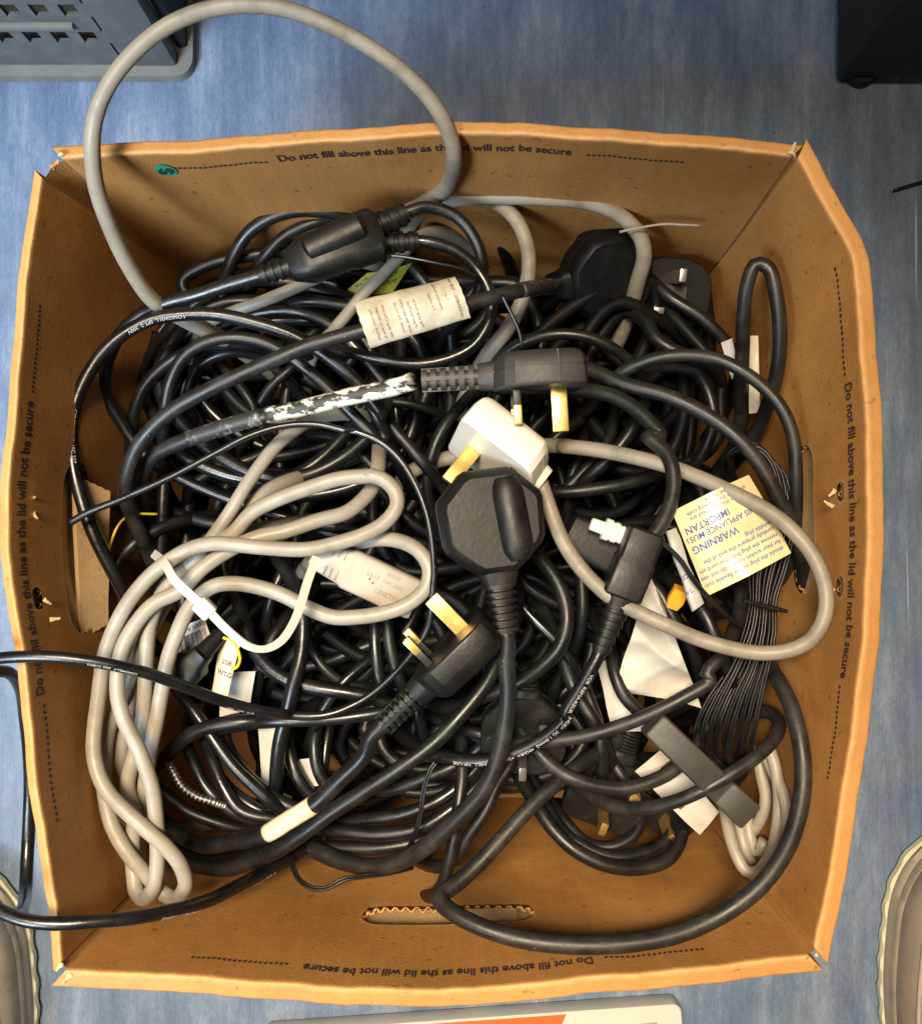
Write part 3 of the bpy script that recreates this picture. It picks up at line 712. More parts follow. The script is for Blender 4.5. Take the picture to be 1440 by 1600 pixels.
# splitter block leads
splitter = thing('splitter_lead', at(520, 390, .2), 'black two-way splitter block with ribbed cord ends near the back wall', 'splitter lead')
cable('cable', None, run(('B', [(180,738,214),(90,765,212),(-30,800,210),(-150,840,207),(-300,880,204),(-420,935,200),(-520,1030,196),(-575,1150,190),(-590,1250,182)]), ('D', [(215,400,172),(270,490,168),(335,590,164),(430,690,160),(560,765,158),(700,825,158),(860,885,160),(1000,925,160),(1200,965,158),(1440,1000,154)])), [22, 22, 20, 17, 17], 'pvc_black_glossy', parent=splitter, fix0=True)
cable('cable', None, run(('B', [(770,470,205),(830,452,206),(900,430,206),(985,440,204),(1080,492,202),(1150,590,200),(1182,700,198),(1172,800,192),(1120,900,176),(1040,980,160)])), 19, parent=splitter, fix0=True)
cable('cable', None, run(('B', [(820,590,200),(880,588,200),(980,606,200),(1080,650,198),(1160,730,196),(1210,820,194),(1222,920,192),(1190,1010,190),(1130,1085,190),(1020,1140,190),(880,1165,190),(720,1148,190),(600,1120,188),(480,1095,184),(380,1060,176)])), 19, 'pvc_black_glossy', parent=splitter, fix0=True)

# loops near the back wall
BW = 'loops of black cable crowded against the back wall'
cable('black_cable', 'black cable looping high against the back wall', run(('B', [(-40,900,150),(-20,760,158),(25,640,166),(90,545,172),(200,475,176),(330,445,178),(450,455,178),(560,490,172),(680,560,160)])), 19)
cable('black_cable', 'short black cable leaning against the back wall', run(('B', [(120,720,150),(180,640,160),(250,570,164),(345,520,166),(450,488,166),(560,470,160)])), 17)
cable('black_cable', 'black cable lying along the foot of the back wall', run(('B', [(120,470,140),(250,425,152),(400,400,158),(600,395,160),(800,375,162),(900,372,158),(1100,400,150)])), 18)
cable('black_cable', 'black cable running up to the back left corner', run(('P', [(300,470,150),(285,440,150),(320,415,152),(400,398,154),(470,392,150)])), 18)
cable('black_cable', 'black cable crossing under the white paper flex label', run(('B', [(300,880,160),(400,870,166),(500,885,168),(600,905,166),(760,950,160),(900,1000,150)])), 17)
cable('black_cable', 'black cable passing under the splitter cords beside the label', run(('B', [(800,640,166),(860,720,166),(920,800,164),(1000,900,160),(1030,1010,156),(1040,1120,150)])), 16)

# glossy printed flex round the left wall
cable('black_cable', 'glossy black cable with white print swinging along the left wall', run(('E', [(260,640,160),(190,480,172),(120,330,180)]), ('D', [(1440,480,186),(1300,310,194),(1060,135,202),(860,65,206),(700,32,208),(560,30,208),(420,52,208),(300,112,208),(200,200,208),(122,320,206),(72,450,205),(58,580,205),(70,700,205),(100,830,205),(150,980,204),(212,1110,202),(290,1255,194),(350,1370,180),(430,1500,165)])), 19, 'pvc_black_glossy', prints=[('LONGWELL  SPT-2  300V', .46, .6), ('C3P 98005  LS  1EC 227', .60, .6)])
# labelled dusty flex + painted flex
cable('cable', None, run(('W', [e1, e0]), ('B', [(1400,812,214),(1250,848,222),(1110,885,228),(950,925,230),(800,965,230),(640,1003,228),(450,1055,226)]), ('D', [(1100,170,224),(1000,212,223),(800,300,222),(650,372,220),(520,445,218),(420,530,214),(350,620,210),(312,720,204),(300,800,198),(320,900,186),(370,1010,172),(420,1120,158)])), 24, 'pvc_black_dusty', parent=leadE, fix0=True, paint=[('paint_smeared', .02, .22)])
cable('cable', None, run(('W', [a1 + (a0 - a1) * .3]), ('D', [(1530,340,222),(1440,362,221),(1250,402,219),(1040,455,216),(900,482,213),(700,540,208),(550,592,203),(440,645,198),(385,715,190),(370,800,178),(385,900,164)])), [27, 27, 26, 25, 24, 24], 'pvc_black_dusty', parent=leadA, fix0=True, paint=[('paint_chipped', .0, .29), ('paint_smeared', .29, .44)])
# inner loops on the left
cable('black_cable', 'black cable making the outer ring of the left-hand coil', run(('D', [(330,700,150),(325,560,158),(345,440,166),(390,340,170),(470,260,172),(560,205,172),(680,170,170),(800,165,166),(930,190,158)])), 18)
cable('black_cable', 'black cable bowed over the left coil then running to the middle', run(('D', [(465,760,150),(468,640,162),(470,540,172),(478,420,182),(505,310,188),(562,212,190),(660,152,191),(780,132,191),(900,152,190),(1000,202,188),(1100,275,184),(1200,365,180),(1300,470,178),(1440,600,174)]), ('E', [(140,360,172),(260,500,170),(400,660,166),(480,760,158),(560,860,145)])), 18)
cable('black_cable', 'black cable making the innermost ring of the left-hand coil', run(('D', [(575,420,152),(590,330,158),(630,255,164),(710,210,166),(810,198,164),(920,230,158),(990,300,150)])), 16)
cable('black_cable', 'black cable dropping straight down beside the left coil', run(('D', [(430,1250,148),(448,1130,156),(460,980,162),(466,820,164),(472,680,160),(476,560,152)])), 17)
cable('black_cable', 'black cable curving against the handle flap under the yellow wire', run(('D', [(200,1480,160),(196,1340,168),(212,1240,172),(255,1145,174),(330,1050,172),(430,985,166),(560,940,156)])), 18)
cable('black_cable', 'black cable under the thin cut flex, left of the grey loops', run(('D', [(480,560,140),(560,650,152),(650,690,158),(760,692,160),(870,662,160),(950,610,156),(1060,590,150)])), 15)
cable('black_cable', 'black cable running low from the left coil toward the grey lead', run(('D', [(400,860,146),(520,905,152),(620,940,155),(760,968,156),(900,980,154),(1050,990,148)])), 16)
cable('black_cable', 'black cable beneath the left ring, heading down to the flap', run(('D', [(300,620,142),(310,760,150),(330,900,154),(370,1020,154),(420,1150,150)])), 18)
for i, (pts, lab) in enumerate([([(720,250,150),(790,330,154),(860,430,156),(900,520,152)], 'thin black cable end slanting inside the left coil, upper one'), ([(600,780,146),(660,740,150),(740,720,150),(800,760,146)], 'bit of black cable below the left coil, upper bit'),
        ([(880,450,150),(940,350,158),(1030,270,160),(1090,220,154)], 'black cable slanting up through the left coil to the label'), ([(700,900,140),(740,800,148),(790,700,150),(800,640,146)], 'black cable standing up beneath the thin cut flex')]):
    cable('black_cable', lab, run(('D', pts)), 14)
cable('black_cable', 'black cable crossing behind the painted flex in the middle', run(('E', [(-140,500,150),(0,530,156),(120,640,160),(230,760,160),(240,900,156),(250,1020,150)])), 15)

# thin flex cut at the left end, looping through the middle
cable('thin_cable', 'thin black cable with a cut end, looping from the left wall past the octagonal plug', run(('D', [(48,955,222),(130,908,222),(300,838,222),(500,748,222),(700,642,222),(850,565,222),(1000,522,222),(1150,517,222),(1300,552,222)]), ('E', [(0,470,222),(150,522,222),(250,602,222),(330,720,222),(388,860,222),(418,1000,222),(432,1180,222)]), ('H', [(845,130,220),(822,320,216),(740,450,212),(600,590,210),(500,650,209),(400,685,209),(280,690,210),(150,672,212)]), ('G', [(1200,632,218),(1050,608,226),(900,566,236),(750,508,250),(600,455,262),(400,412,272),(200,390,276),(0,396,274),(-120,420,270),(-260,470,262)])), [12, 11, 11, 11, 10, 11, 12, 14, 16, 17, 17], 'pvc_black_glossy', free=True, prints=[('LONGWELL-P   2502  E138922', .83, .4), ('LS-13   VW-1   300V', .72, .6)], ext=(False, False))
# printed flex leaving over the lower left corner, and its hanging return outside
cable('black_cable', 'black cable with white print leaving over the lower left corner of the rim', run(('G', [(1330,1130,150),(1240,1210,160),(1100,1290,178),(1000,1342,200),(860,1410,232),(700,1452,256),(560,1478,270),(400,1493,280),(250,1503,284),(100,1488,284),(0,1450,282),(-120,1390,276),(-200,1300,268)])), 19, 'pvc_black_glossy', free=True, prints=[('KF-USE-1SI-77890-F   EKO 75mm2   LONG', .40, .55), ('3C + 0 + 0   LONGWELL E138922', .56, .5)], ext=(True, False))
cable('black_cable', 'black cable hanging outside the left wall of the box', run(('G', [(-150,490,235),(-40,455,235),(40,458,215),(85,520,190),(104,640,160),(120,780,140),(126,900,130),(122,1060,125),(112,1250,125),(106,1370,140),(98,1430,165),(70,1470,200),(10,1462,225),(-80,1420,235)])), 17, 'pvc_black_glossy', free=True, ext=(False, False))

# grey IEC lead coil with its cable tie
coil = thing('grey_lead', at(260, 1150, .2), 'coiled beige-grey kettle lead tied in a bundle along the left wall', 'coiled lead')
GW = 24
cable('cable', None, run(('G', [(860,-60,208)]), ('D', [(770,1000,212),(860,905,214),(960,852,216),(1100,800,217),(1250,755,217),(1400,742,217)]), ('E', [(100,692,217),(180,716,217),(238,770,217),(252,840,218),(200,920,220),(100,982,222)]), ('D', [(1270,1030,224),(1100,1068,226),(900,1060,228),(700,1042,228),(600,1060,228),(500,1112,227),(420,1175,226)]), ('G', [(600,80,225),(530,170,224),(470,285,222),(432,400,220),(420,480,218),(408,580,216),(395,680,216),(390,780,218),(410,880,222),(452,960,226),(530,1040,228),(620,1120,228),(700,1192,226),(757,1270,222),(772,1345,214),(735,1398,206),(690,1383,202),(645,1338,204),(600,1288,208),(530,1205,212),(470,1100,212),(440,980,208),(430,850,204),(450,700,202),(500,580,202),(545,470,204),(600,330,206),(680,180,206),(770,60,206)]), ('D', [(700,1090,204),(800,960,202),(900,830,198)])), GW, 'pvc_grey', parent=coil, soft=.4)
cable('cable', None, run(('E', [(180,480,160),(165,560,172),(160,640,186),(140,740,198),(80,820,206),(0,880,212)]), ('D', [(1150,940,215),(1000,990,216),(880,1015,217),(760,1070,218),(640,1150,219),(540,1250,219)]), ('G', [(640,170,219),(560,262,220),(512,350,222),(492,450,224),(492,560,226),(520,660,227),(570,760,227),(610,860,226),(638,960,224),(650,1060,222),(656,1180,222),(652,1290,220),(632,1368,214),(600,1400,208),(570,1372,204),(558,1300,204),(552,1180,204),(560,1050,204),(530,930,204),(560,800,206),(590,680,208),(602,560,210),(608,450,211),(612,350,211),(625,250,211),(665,150,211),(740,50,211)]), ('D', [(700,1060,208),(800,1010,202)])), GW, 'pvc_grey', parent=coil, soft=.4)
cable('cable', None, run(('E', [(-60,1060,196),(80,1022,206),(180,1008,210),(290,1028,213),(370,1080,216),(410,1160,218),(390,1250,220),(300,1330,220),(180,1372,219),(60,1390,218)]), ('G', [(1387,225,218),(1290,190,218),(1150,122,218),(1000,86,218),(900,92,218),(835,132,218),(780,200,217),(735,300,216),(700,400,215),(680,500,213),(655,640,211),(630,760,208),(615,850,204),(600,960,200),(590,1080,196),(580,1200,192)])), GW, 'pvc_grey', parent=coil, soft=.4)
cable('cable', None, run(('D', [(1250,470,168),(1130,490,182),(1040,545,192),(970,605,198),(900,690,202),(830,790,206),(760,905,210),(690,1005,212),(600,1120,212)]), ('G', [(700,80,211),(640,200,208),(585,330,205),(565,420,203),(555,520,201),(530,640,199),(510,760,197),(500,900,196),(510,1040,195)])), 22, 'pvc_grey', parent=coil, soft=.4)

# long flexes of the plugs
cable('cable', None, run(('W', [b0, b1]), ('H', [(1150,450,222),(1157,600,220),(1142,740,218),(1110,880,214),(1060,990,210),(1000,1062,206),(930,1132,202),(830,1222,194),(720,1290,186),(600,1318,178),(480,1300,170),(360,1252,160),(290,1205,150),(200,1150,140)])), [26, 27, 28, 28, 27, 26], 'pvc_black_dusty', parent=leadB, fix0=True)
cable('cable', None, run(('W', [c0, c1]), ('H', [(560,850,214),(450,962,212),(360,1050,210),(250,1120,206),(130,1190,200),(0,1215,190)]), ('G', [(850,1176,182),(750,1132,172),(690,1085,162),(650,1020,150)])), [27, 27, 27, 26, 24], 'pvc_black', parent=leadC, fix0=True, paint=[('paper_cream', .225, .345)])
cable('cable', None, run(('W', [d0]), ('E', [(1020,920,214),(1068,1030,216),(1125,1120,218),(1200,1208,221),(1300,1298,224),]), ('F', [(373,742,226),(500,800,228),(620,850,230),(750,888,233),(880,908,236),(1000,895,240),(1085,850,243),(1135,770,245),(1148,680,245),(1128,580,244),(1078,480,241),(1000,390,237),(900,312,232),(780,250,226),(650,190,218),(500,132,210),(350,92,202),(200,62,194),(50,45,186)]), ('E', [(1100,556,180),(960,552,174),(800,570,166),(600,595,158),(430,632,152),(320,680,146)])), 24, 'pvc_grey_dirty', parent=leadD, fix0=True, free=True)

# black runs through the middle and front
cable('black_cable', 'thick black cable sweeping from the lower plug down to the left corner', run(('H', [(1180,300,190),(1120,440,200),(1060,560,204),(960,685,206),(850,800,206),(700,912,206),(560,1002,205),(420,1092,202),(300,1180,196),(180,1258,188),(50,1308,180)]), ('G', [(950,1272,174),(820,1255,168),(720,1205,162),(640,1130,152)])), [24, 24, 25, 26, 26, 24], 'pvc_black')
cable('black_cable', 'black cable bending round right of the octagonal plug', run(('H', [(1180,-60,176),(1290,35,190),(1370,150,196),(1402,280,198),(1372,400,198),(1290,490,196),(1200,550,190),(1060,605,180),(940,650,168)])), 24)
kettle = thing('kettle_lead', at(985, 900, .2), 'black kettle lead, square socket end beside the white phone plug, white print on flex', 'kettle lead')
cable('cable', None, run(('F', [(215,880,218),(190,935,218),(130,1042,216),(62,1160,213)]), ('H', [(1400,690,209),(1330,762,207),(1240,820,205),(1140,858,203),(1020,876,200),(900,862,194),(800,830,184),(720,770,170)])), 22, 'pvc_black_glossy', parent=kettle, fix0=True, prints=[('VDE  KEMA-KEUR  <VDE>  3G 1.0mm2  <HAR>  +S+ LONGWELL  NF-USE', .06, .35)])
cable('cable', None, run(('C', [(200,960,176),(310,952,186),(420,972,194),(510,1030,200),(578,1110,206)]), ('F', [(400,0,207),(482,75,212),(512,170,216),(500,280,220),(455,380,223),(405,440,224)])), 24, 'pvc_black_dusty', parent=kettle, fix1=True)
cable('black_cable', 'black cable running over the brown gap from plug row to right wall coil', run(('I', [(240,240,180),(320,232,186),(420,226,190),(520,214,194),(650,180,198),(780,130,202),(900,70,206),(1000,5,209)]), ('F', [(650,992,211),(715,915,208),(760,820,196),(790,720,180)])), 22, 'pvc_black_dusty')
cable('black_cable', 'black cable sagging under the flat grey connector', run(('I', [(270,120,170),(310,190,178),(370,265,184),(450,338,188),(560,385,188),(680,400,188),(780,376,188),(870,328,184),(960,220,178),(1010,100,170)])), 22, 'pvc_black_dusty')
cable('black_cable', 'black cable crossing over the flat grey connector', run(('I', [(560,420,170),(640,462,182),(760,472,196),(870,447,206),(980,400,214),(1080,342,214),(1170,280,210),(1232,212,202),(1246,160,194),(1215,125,184),(1150,120,170)])), 22, 'pvc_black_dusty')
cable('black_cable', 'thick black cable making the big loop over the front right corner', run(('I', [(640,240,165),(540,300,176),(450,372,186),(350,462,194),(250,572,198),(150,680,200),(60,758,203),(22,785,208),(18,808,217),(60,848,226),(150,896,232),(300,945,236),(500,968,238),(700,962,238),(880,928,236),(1050,850,232),(1180,750,234),(1272,620,237),(1320,480,240),(1334,340,240),(1318,200,236),(1282,80,226),(1240,0,214)]), ('F', [(960,1040,204),(918,970,188),(880,880,168)])), [23, 24, 26, 27, 28, 28, 27, 25, 23], 'pvc_black_dusty', free=True)
cable('black_cable', 'black cable dropping to the front wall handle, left of the big loop', run(('H', [(960,800,170),(965,930,178),(952,1050,182),(932,1200,182),(905,1320,184),(880,1400,186)])), 21)
cable('black_cable', 'black cable slanting to the front wall between two drops', run(('H', [(1180,860,172),(1110,980,178),(1060,1090,180),(985,1200,180),(930,1290,178)])), 18)
for i, (pts, w_, lab) in enumerate([
    ([(640,1000,160),(800,952,168),(960,882,172),(1060,800,168)], 18, 'black cable arcing in front of the lower plug, uppermost of four'),
    ([(440,1130,156),(560,1120,164),(700,1102,170),(850,1050,174),(965,968,174),(1060,860,168)], 18, 'black cable arcing in front of the lower plug, second of four'),
    ([(380,1150,158),(480,1172,166),(650,1182,170),(800,1152,174),(900,1092,176),(1000,1010,176),(1090,900,168)], 20, 'black cable arcing in front of the lower plug, third of four'),
    ([(300,1230,150),(450,1240,158),(620,1240,162),(780,1210,164),(900,1150,164),(1010,1060,160)], 20, 'black cable arcing in front of the lower plug, lowest of four'),
    ([(180,0,166),(240,100,176),(290,200,184),(303,340,188),(292,450,190),(262,560,190),(240,660,190),(205,800,186),(190,960,178),(190,1060,166)], 23, 'thick black cable running down left of the cable tie tail'),
    ([(20,150,160),(42,240,168),(90,395,174),(150,480,178),(240,540,180),(350,572,182),(480,592,184),(580,612,184),(700,650,178)], 20, 'black cable crossing the middle under the thin flex'),
    ([(310,300,160),(330,390,168),(372,470,172),(450,540,172),(560,570,164)], 15, 'short shiny black cable hooked under the grey loop'),
    ([(620,420,160),(570,462,168),(480,540,172),(400,640,170),(340,760,162)], 15, 'black cable slanting below the live pin'),
    ([(590,180,160),(600,290,172),(602,400,176),(618,520,174),(645,640,168),(700,760,160)], 17, 'black cable standing up below the beige connector, left of two'),
    ([(640,180,160),(652,280,170),(664,400,174),(700,520,172),(730,600,164)], 17, 'black cable standing up below the beige connector, right of two'),
    ([(1120,110,168),(1165,168,172),(1240,262,176),(1330,352,178),(1400,432,178),(1450,530,172)], 15, 'thin black cable slanting right from the octagonal plug'),
    ([(-60,740,178),(40,728,184),(150,712,188),(300,708,190),(450,700,192),(640,672,194),(760,640,188)], 21, 'black cable lying just under the thin flex in front of the tie'),
    ([(-20,800,166),(60,930,174),(150,1010,176),(260,1072,176),(380,1090,170)], 19, 'black cable arcing into the cream sleeve, upper of three'),
    ([(-60,920,160),(0,1000,166),(80,1060,170),(160,1100,170),(260,1130,164)], 18, 'black cable arcing into the cream sleeve, middle of three'),
    ([(240,740,160),(250,860,170),(290,960,172),(350,1030,168)], 19, 'black cable bowing over the white paper scrap'),
    ([(380,690,158),(350,790,166),(360,900,170),(400,980,168),(480,1030,160)], 17, 'black cable bowing beside the white paper scrap'),
    ([(420,700,150),(400,800,158),(380,940,160),(330,1040,158)], 15, 'black cable tucked behind the white paper scrap'),
    ([(150,330,156),(170,200,166),(205,110,168),(240,40,160)], 15, 'black cable leaning on the grey lead under the tie'),
    ([(100,640,150),(110,540,160),(140,440,164),(190,340,160)], 21, 'thick black cable leaning by the yellow tag'),
    ([(900,420,166),(830,520,172),(780,640,170),(800,760,164)], 16, 'black cable behind the lower plug body'),
    ([(960,740,168),(1040,765,174),(1110,790,176),(1200,820,172)], 17, 'black cable passing behind the octagonal plug flex'),
    ]):
    cable('black_cable', lab, run(('H', pts)), w_, 'pvc_black_glossy' if i % 3 else 'pvc_black')
for i, (pts, w_, lab) in enumerate([
    ([(600,880,160),(690,810,172),(760,735,180),(860,685,186),(1000,662,188),(1150,655,186)], 23, 'thick black cable coming out from under the grey bundle'),
    ([(700,450,170),(745,535,176),(800,605,180),(870,705,182),(960,832,182),(1080,950,180),(1200,1050,174),(1320,1110,164)], 17, 'glossy black cable with white print slanting away from the grey bundle'),
    ([(860,760,164),(892,840,172),(930,930,176),(1000,1030,176),(1130,1065,172),(1260,1060,164)], 17, 'black cable arc next to the beaded chain, outer'),
    ([(780,760,160),(812,840,168),(850,920,172),(920,1000,172),(1000,1052,170),(1120,1092,164)], 17, 'black cable arc next to the beaded chain, inner'),
    ([(620,900,150),(690,960,156),(780,1030,158),(900,1080,158),(1040,1110,154)], 17, 'dull black cable below the beaded chain'),
    ([(560,1080,150),(640,1130,156),(740,1200,158),(860,1230,158),(1000,1225,152)], 17, 'black cable low beside the grey bundle end'),
    ([(400,100,165),(402,200,172),(415,300,172),(450,380,166)], 20, 'black cable against the handle flap beside the grey bundle'),
    ]):
    cable('black_cable', lab, run(('G', pts)), w_, 'pvc_black_glossy' if i in (1, 2, 3) else 'pvc_black')
# right-hand side
for i, (tile, pts, w_, lab) in enumerate([
    ('C', [(180,840,166),(310,872,180),(450,930,190),(600,972,198),(740,1042,204),(840,1120,208),(905,1200,208),(960,1300,206),(1010,1400,200),(1040,1500,190),(1050,1620,178)], 24, 'thick black cable from the plug on edge down to the right wall'),
    ('C', [(380,960,176),(450,892,186),(540,852,192),(650,836,196),(770,852,200),(880,912,204),(968,1000,206),(1012,1100,206),(1024,1250,202),(1020,1400,192),(1000,1530,178)], 21, 'black cable arching beneath the right wall loop'),
    ('C', [(60,830,160),(120,792,170),(230,766,176),(340,778,178),(430,822,176),(490,880,168),(520,960,158)], 17, 'black cable arched behind the plug on edge'),
    ('C', [(840,1060,140),(840,960,160),(846,820,180),(850,700,196),(862,600,206),(890,535,212),(930,545,214),(958,640,210),(970,750,203),(962,880,192),(930,1000,178),(890,1090,160)], 23, 'black cable standing up in a narrow loop against the right wall'),
    ('F', [(-40,248,170),(0,240,176),(100,234,180),(200,222,182),(300,205,182),(420,172,176),(500,150,168)], 19, 'black cable level across the pile right of the white plug'),
    ('E', [(1120,800,156),(1170,722,166),(1280,622,174),(1380,500,178),(1420,430,176),(1460,340,166)], 20, 'black cable slanting under the grey loop, right of the gold pin'),
    ('E', [(880,760,150),(950,640,160),(1000,545,166),(1060,480,168),(1150,420,160)], 19, 'black cable slanting just below the gold earth pin'),
    ('E', [(820,640,150),(860,545,158),(930,450,162),(1010,370,160),(1080,300,150)], 17, 'black cable slanting behind the gold earth pin'),
    ('E', [(1080,900,150),(1090,780,158),(1110,680,162),(1150,600,160)], 16, 'black cable upright under the grey loop'),
    ('E', [(430,900,150),(400,760,160),(420,600,168),(480,460,170),(560,360,166),(640,280,156)], 17, 'black cable bending under the plug on edge'),
    ('E', [(180,340,160),(300,345,166),(400,370,164),(470,400,156)], 13, 'thin glossy black cable below the painted flex'),
    ('E', [(-60,950,158),(60,960,166),(200,985,172),(320,1015,172),(420,1045,168),(520,1080,158)], 13, 'thin black cable level behind the grey loops'),
    ('C', [(640,880,150),(700,900,158),(740,980,162),(750,1060,160),(720,1150,152)], 17, 'dark cable below the upright plug in the corner'),
    ('C', [(420,1040,150),(400,1120,158),(320,1220,162),(240,1300,160)], 17, 'black cable slanting beneath the arching pair on the right'),
    ('C', [(520,720,150),(560,780,158),(640,830,160),(740,870,156)], 19, 'dark cable under the upright plug'),
    ('C', [(480,540,130),(600,640,140),(720,720,144),(820,840,140)], 18, 'dark cable at the foot of the right corner'),
    ('F', [(330,560,176),(440,640,184),(520,780,186),(590,900,184),(620,1010,178)], 19, 'black cable under the crumpled white paper edge'),
    ('F', [(30,860,168),(60,960,176),(110,1080,178),(190,1210,176),(240,1330,168)], 20, 'black cable slanting left of the crumpled paper'),
    ('F', [(250,900,176),(270,1000,186),(310,1090,190),(390,1170,188),(470,1230,178)], 19, 'black cable hugging the crumpled white paper'),
    ('F', [(720,1060,160),(690,1150,170),(640,1240,172),(590,1310,166)], 19, 'black cable right of the crumpled paper corner'),
    ('F', [(600,690,184),(650,760,190),(680,830,190),(720,920,186),(750,1020,178)], 20, 'dull grey-black cable below the yellow warning label'),
    ('F', [(100,480,160),(130,620,168),(130,760,168),(100,880,160)], 18, 'dark cable in the gap below the white phone plug'),
    ('I', [(520,-20,166),(560,80,174),(590,170,176),(604,280,174),(600,380,166)], 17, 'black cable upright above the front coil'),
    ('I', [(330,400,150),(370,465,160),(425,545,168),(505,622,172),(620,678,172),(740,690,170),(835,662,166),(875,615,160)], 20, 'black cable ring on the floor side of the front wall, outermost'),
    ('I', [(390,440,148),(440,530,158),(520,600,164),(640,648,166),(760,632,162),(840,585,156)], 17, 'black cable ring by the front wall, middle one'),
    ('I', [(470,520,146),(550,598,154),(640,612,156),(715,575,154),(745,520,148)], 17, 'black cable ring by the front wall, innermost'),
    ('I', [(620,260,156),(660,330,162),(720,410,164),(800,450,158)], 17, 'black cable under the flat grey connector end'),
    ('I', [(1050,60,170),(1000,160,178),(930,250,178),(860,320,168)], 17, 'black cable crossing behind the flat grey connector'),
    ('I', [(60,180,160),(100,190,166),(180,205,168),(270,230,164)], 17, 'short black cable left of the round-ended plug'),
    ]):
    cable('black_cable', lab, run((tile, pts)), w_, 'pvc_black_dusty' if i in (0, 1, 3) else 'pvc_black', ext=(True, False) if i in (5, 6, 7) else None)
# thin wires
cable('thin_wire', 'thin twin black wire hanging in front of the lower plug', run(('H', [(860,880,196),(838,905,200),(805,1000,200),(792,1100,198),(762,1200,192),(735,1255,184)])), 8, 'pvc_black_glossy', twin=True, ext=(False, False))
cable('thin_wire', 'thin black wire trailing loose against the front wall', run(('H', [(250,1260,165),(258,1310,178),(285,1372,190),(340,1408,196),(400,1408,196),(470,1372,192),(560,1358,186),(660,1345,178),(760,1320,168)])), 8, 'pvc_black', twin=True, ext=(False, False))
cable('thin_wire', 'thin black tie tail lying between splitter block and label', run(('B', [(740,655,212),(820,665,216),(950,690,216),(1080,720,214),(1160,760,206)])), 6, 'pvc_black_glossy', ext=(False, False))
cable('thin_wire', 'thin black tie tail dropping onto the plug on edge', run(('B', [(1270,840,236),(1292,885,238),(1340,980,238),(1362,1050,236),(1366,1100,230)])), 6, 'pvc_black_glossy', free=True, ext=(False, False))
cable('thin_wire', 'thin black wire beside the yellow warning label', run(('F', [(420,430,226),(470,455,230),(540,520,230),(600,610,228),(680,700,222),(760,775,214),(800,800,206)])), 8, 'pvc_black', ext=(False, False))
cable('yellow_wire', 'thin yellow wire curling beside the handle flap', run(('D', [(440,912,178),(330,915,184),(280,945,188),(245,1010,190),(225,1090,190),(205,1180,184)])), 4, 'yellow_plastic', ext=(False, False))
cable('yellow_wire', 'yellow wire loop beside the yellow paper tag', run(('G', [(930,310,205),(965,325,210),(990,360,212),(1000,400,212),(985,435,208),(965,440,202)])), 5, 'yellow_plastic', ext=(False, False))
cable('white_wire', 'thin pale wire lying at the foot of the back wall', run(('C', [(440,428,182),(500,415,184),(590,402,186),(640,404,186),(705,407,184)])), 4, 'pvc_grey_dirty', free=True, ext=(False, False))
cable('floor_cable', 'short black cable end on the floor right of the box', run(('P', [(1396,296,6),(1410,292,6),(1430,286,6),(1450,280,6),(1500,262,6)])), 3.5, 'pvc_black', free=True, ext=(False, False))
# twin figure-eight lead bundle on the right
fig8 = thing('wire_bundle', at(1180, 900, .18), 'bundle of thin black twin wire tied up against the right wall', 'wire bundle')
for i in range(9):
    o = i - 4; z0 = 176 + (i % 3) * 9; r_ = random.Random(40 + i)
    pts = [(742 + r_.uniform(-8, 8) + abs(o) * 3, 140, z0 - 20), (745 + o * 2, 90 - i * 3, z0), (800 + o * 5, 42 + i * 4, z0 + 6), (880 + o * 6, 40 + i * 8, z0 + 8), (940 + o * 7, 110 + i * 6, z0 + 8), (968 + o * 6, 250, z0 + 6), (955 + o * 12, 420, z0 + 2),
           (905 + o * 17, 560, z0), (885 + o * 12, 690, z0), (870 + o * 15, 820, z0), (830 + o * 20 + r_.uniform(-8, 8), 960, z0 + 2), (770 + o * 26, 1090, z0 + 2), (730 + o * 30, 1210, z0), (720 + o * 26 + r_.uniform(-10, 10), 1320, z0 - 8), (760 + o * 14, 1400, z0 - 20)]
    cable('wire', None, run(('F', pts)), 9, 'pvc_black', parent=fig8, twin=True, n=8)
# pale cable coil in the front right corner
pale = thing('pale_lead', at(1195, 1300, .15), 'pale grey coiled lead standing in the front right corner', 'coiled lead')
for pts in [[(1170,250,176),(1180,340,186),(1198,430,192),(1185,500,186),(1150,560,176)], [(1050,470,176),(1065,560,188),(1095,650,198),(1130,702,202),(1170,702,202),(1215,640,202),(1240,540,202),(1246,430,202),(1232,320,200),(1205,240,192)],
        [(1095,470,172),(1108,560,182),(1130,640,188),(1160,685,190)], [(1190,260,186),(1225,340,196),(1262,420,204),(1275,520,206),(1266,620,206),(1240,700,206),(1205,745,204),(1168,735,198),(1140,700,186)], [(1130,500,176),(1142,580,184),(1168,632,186),(1195,590,184)]]:
    cable('cable', None, run(('I', pts)), 19, 'pvc_grey', parent=pale, ext=(False, False))

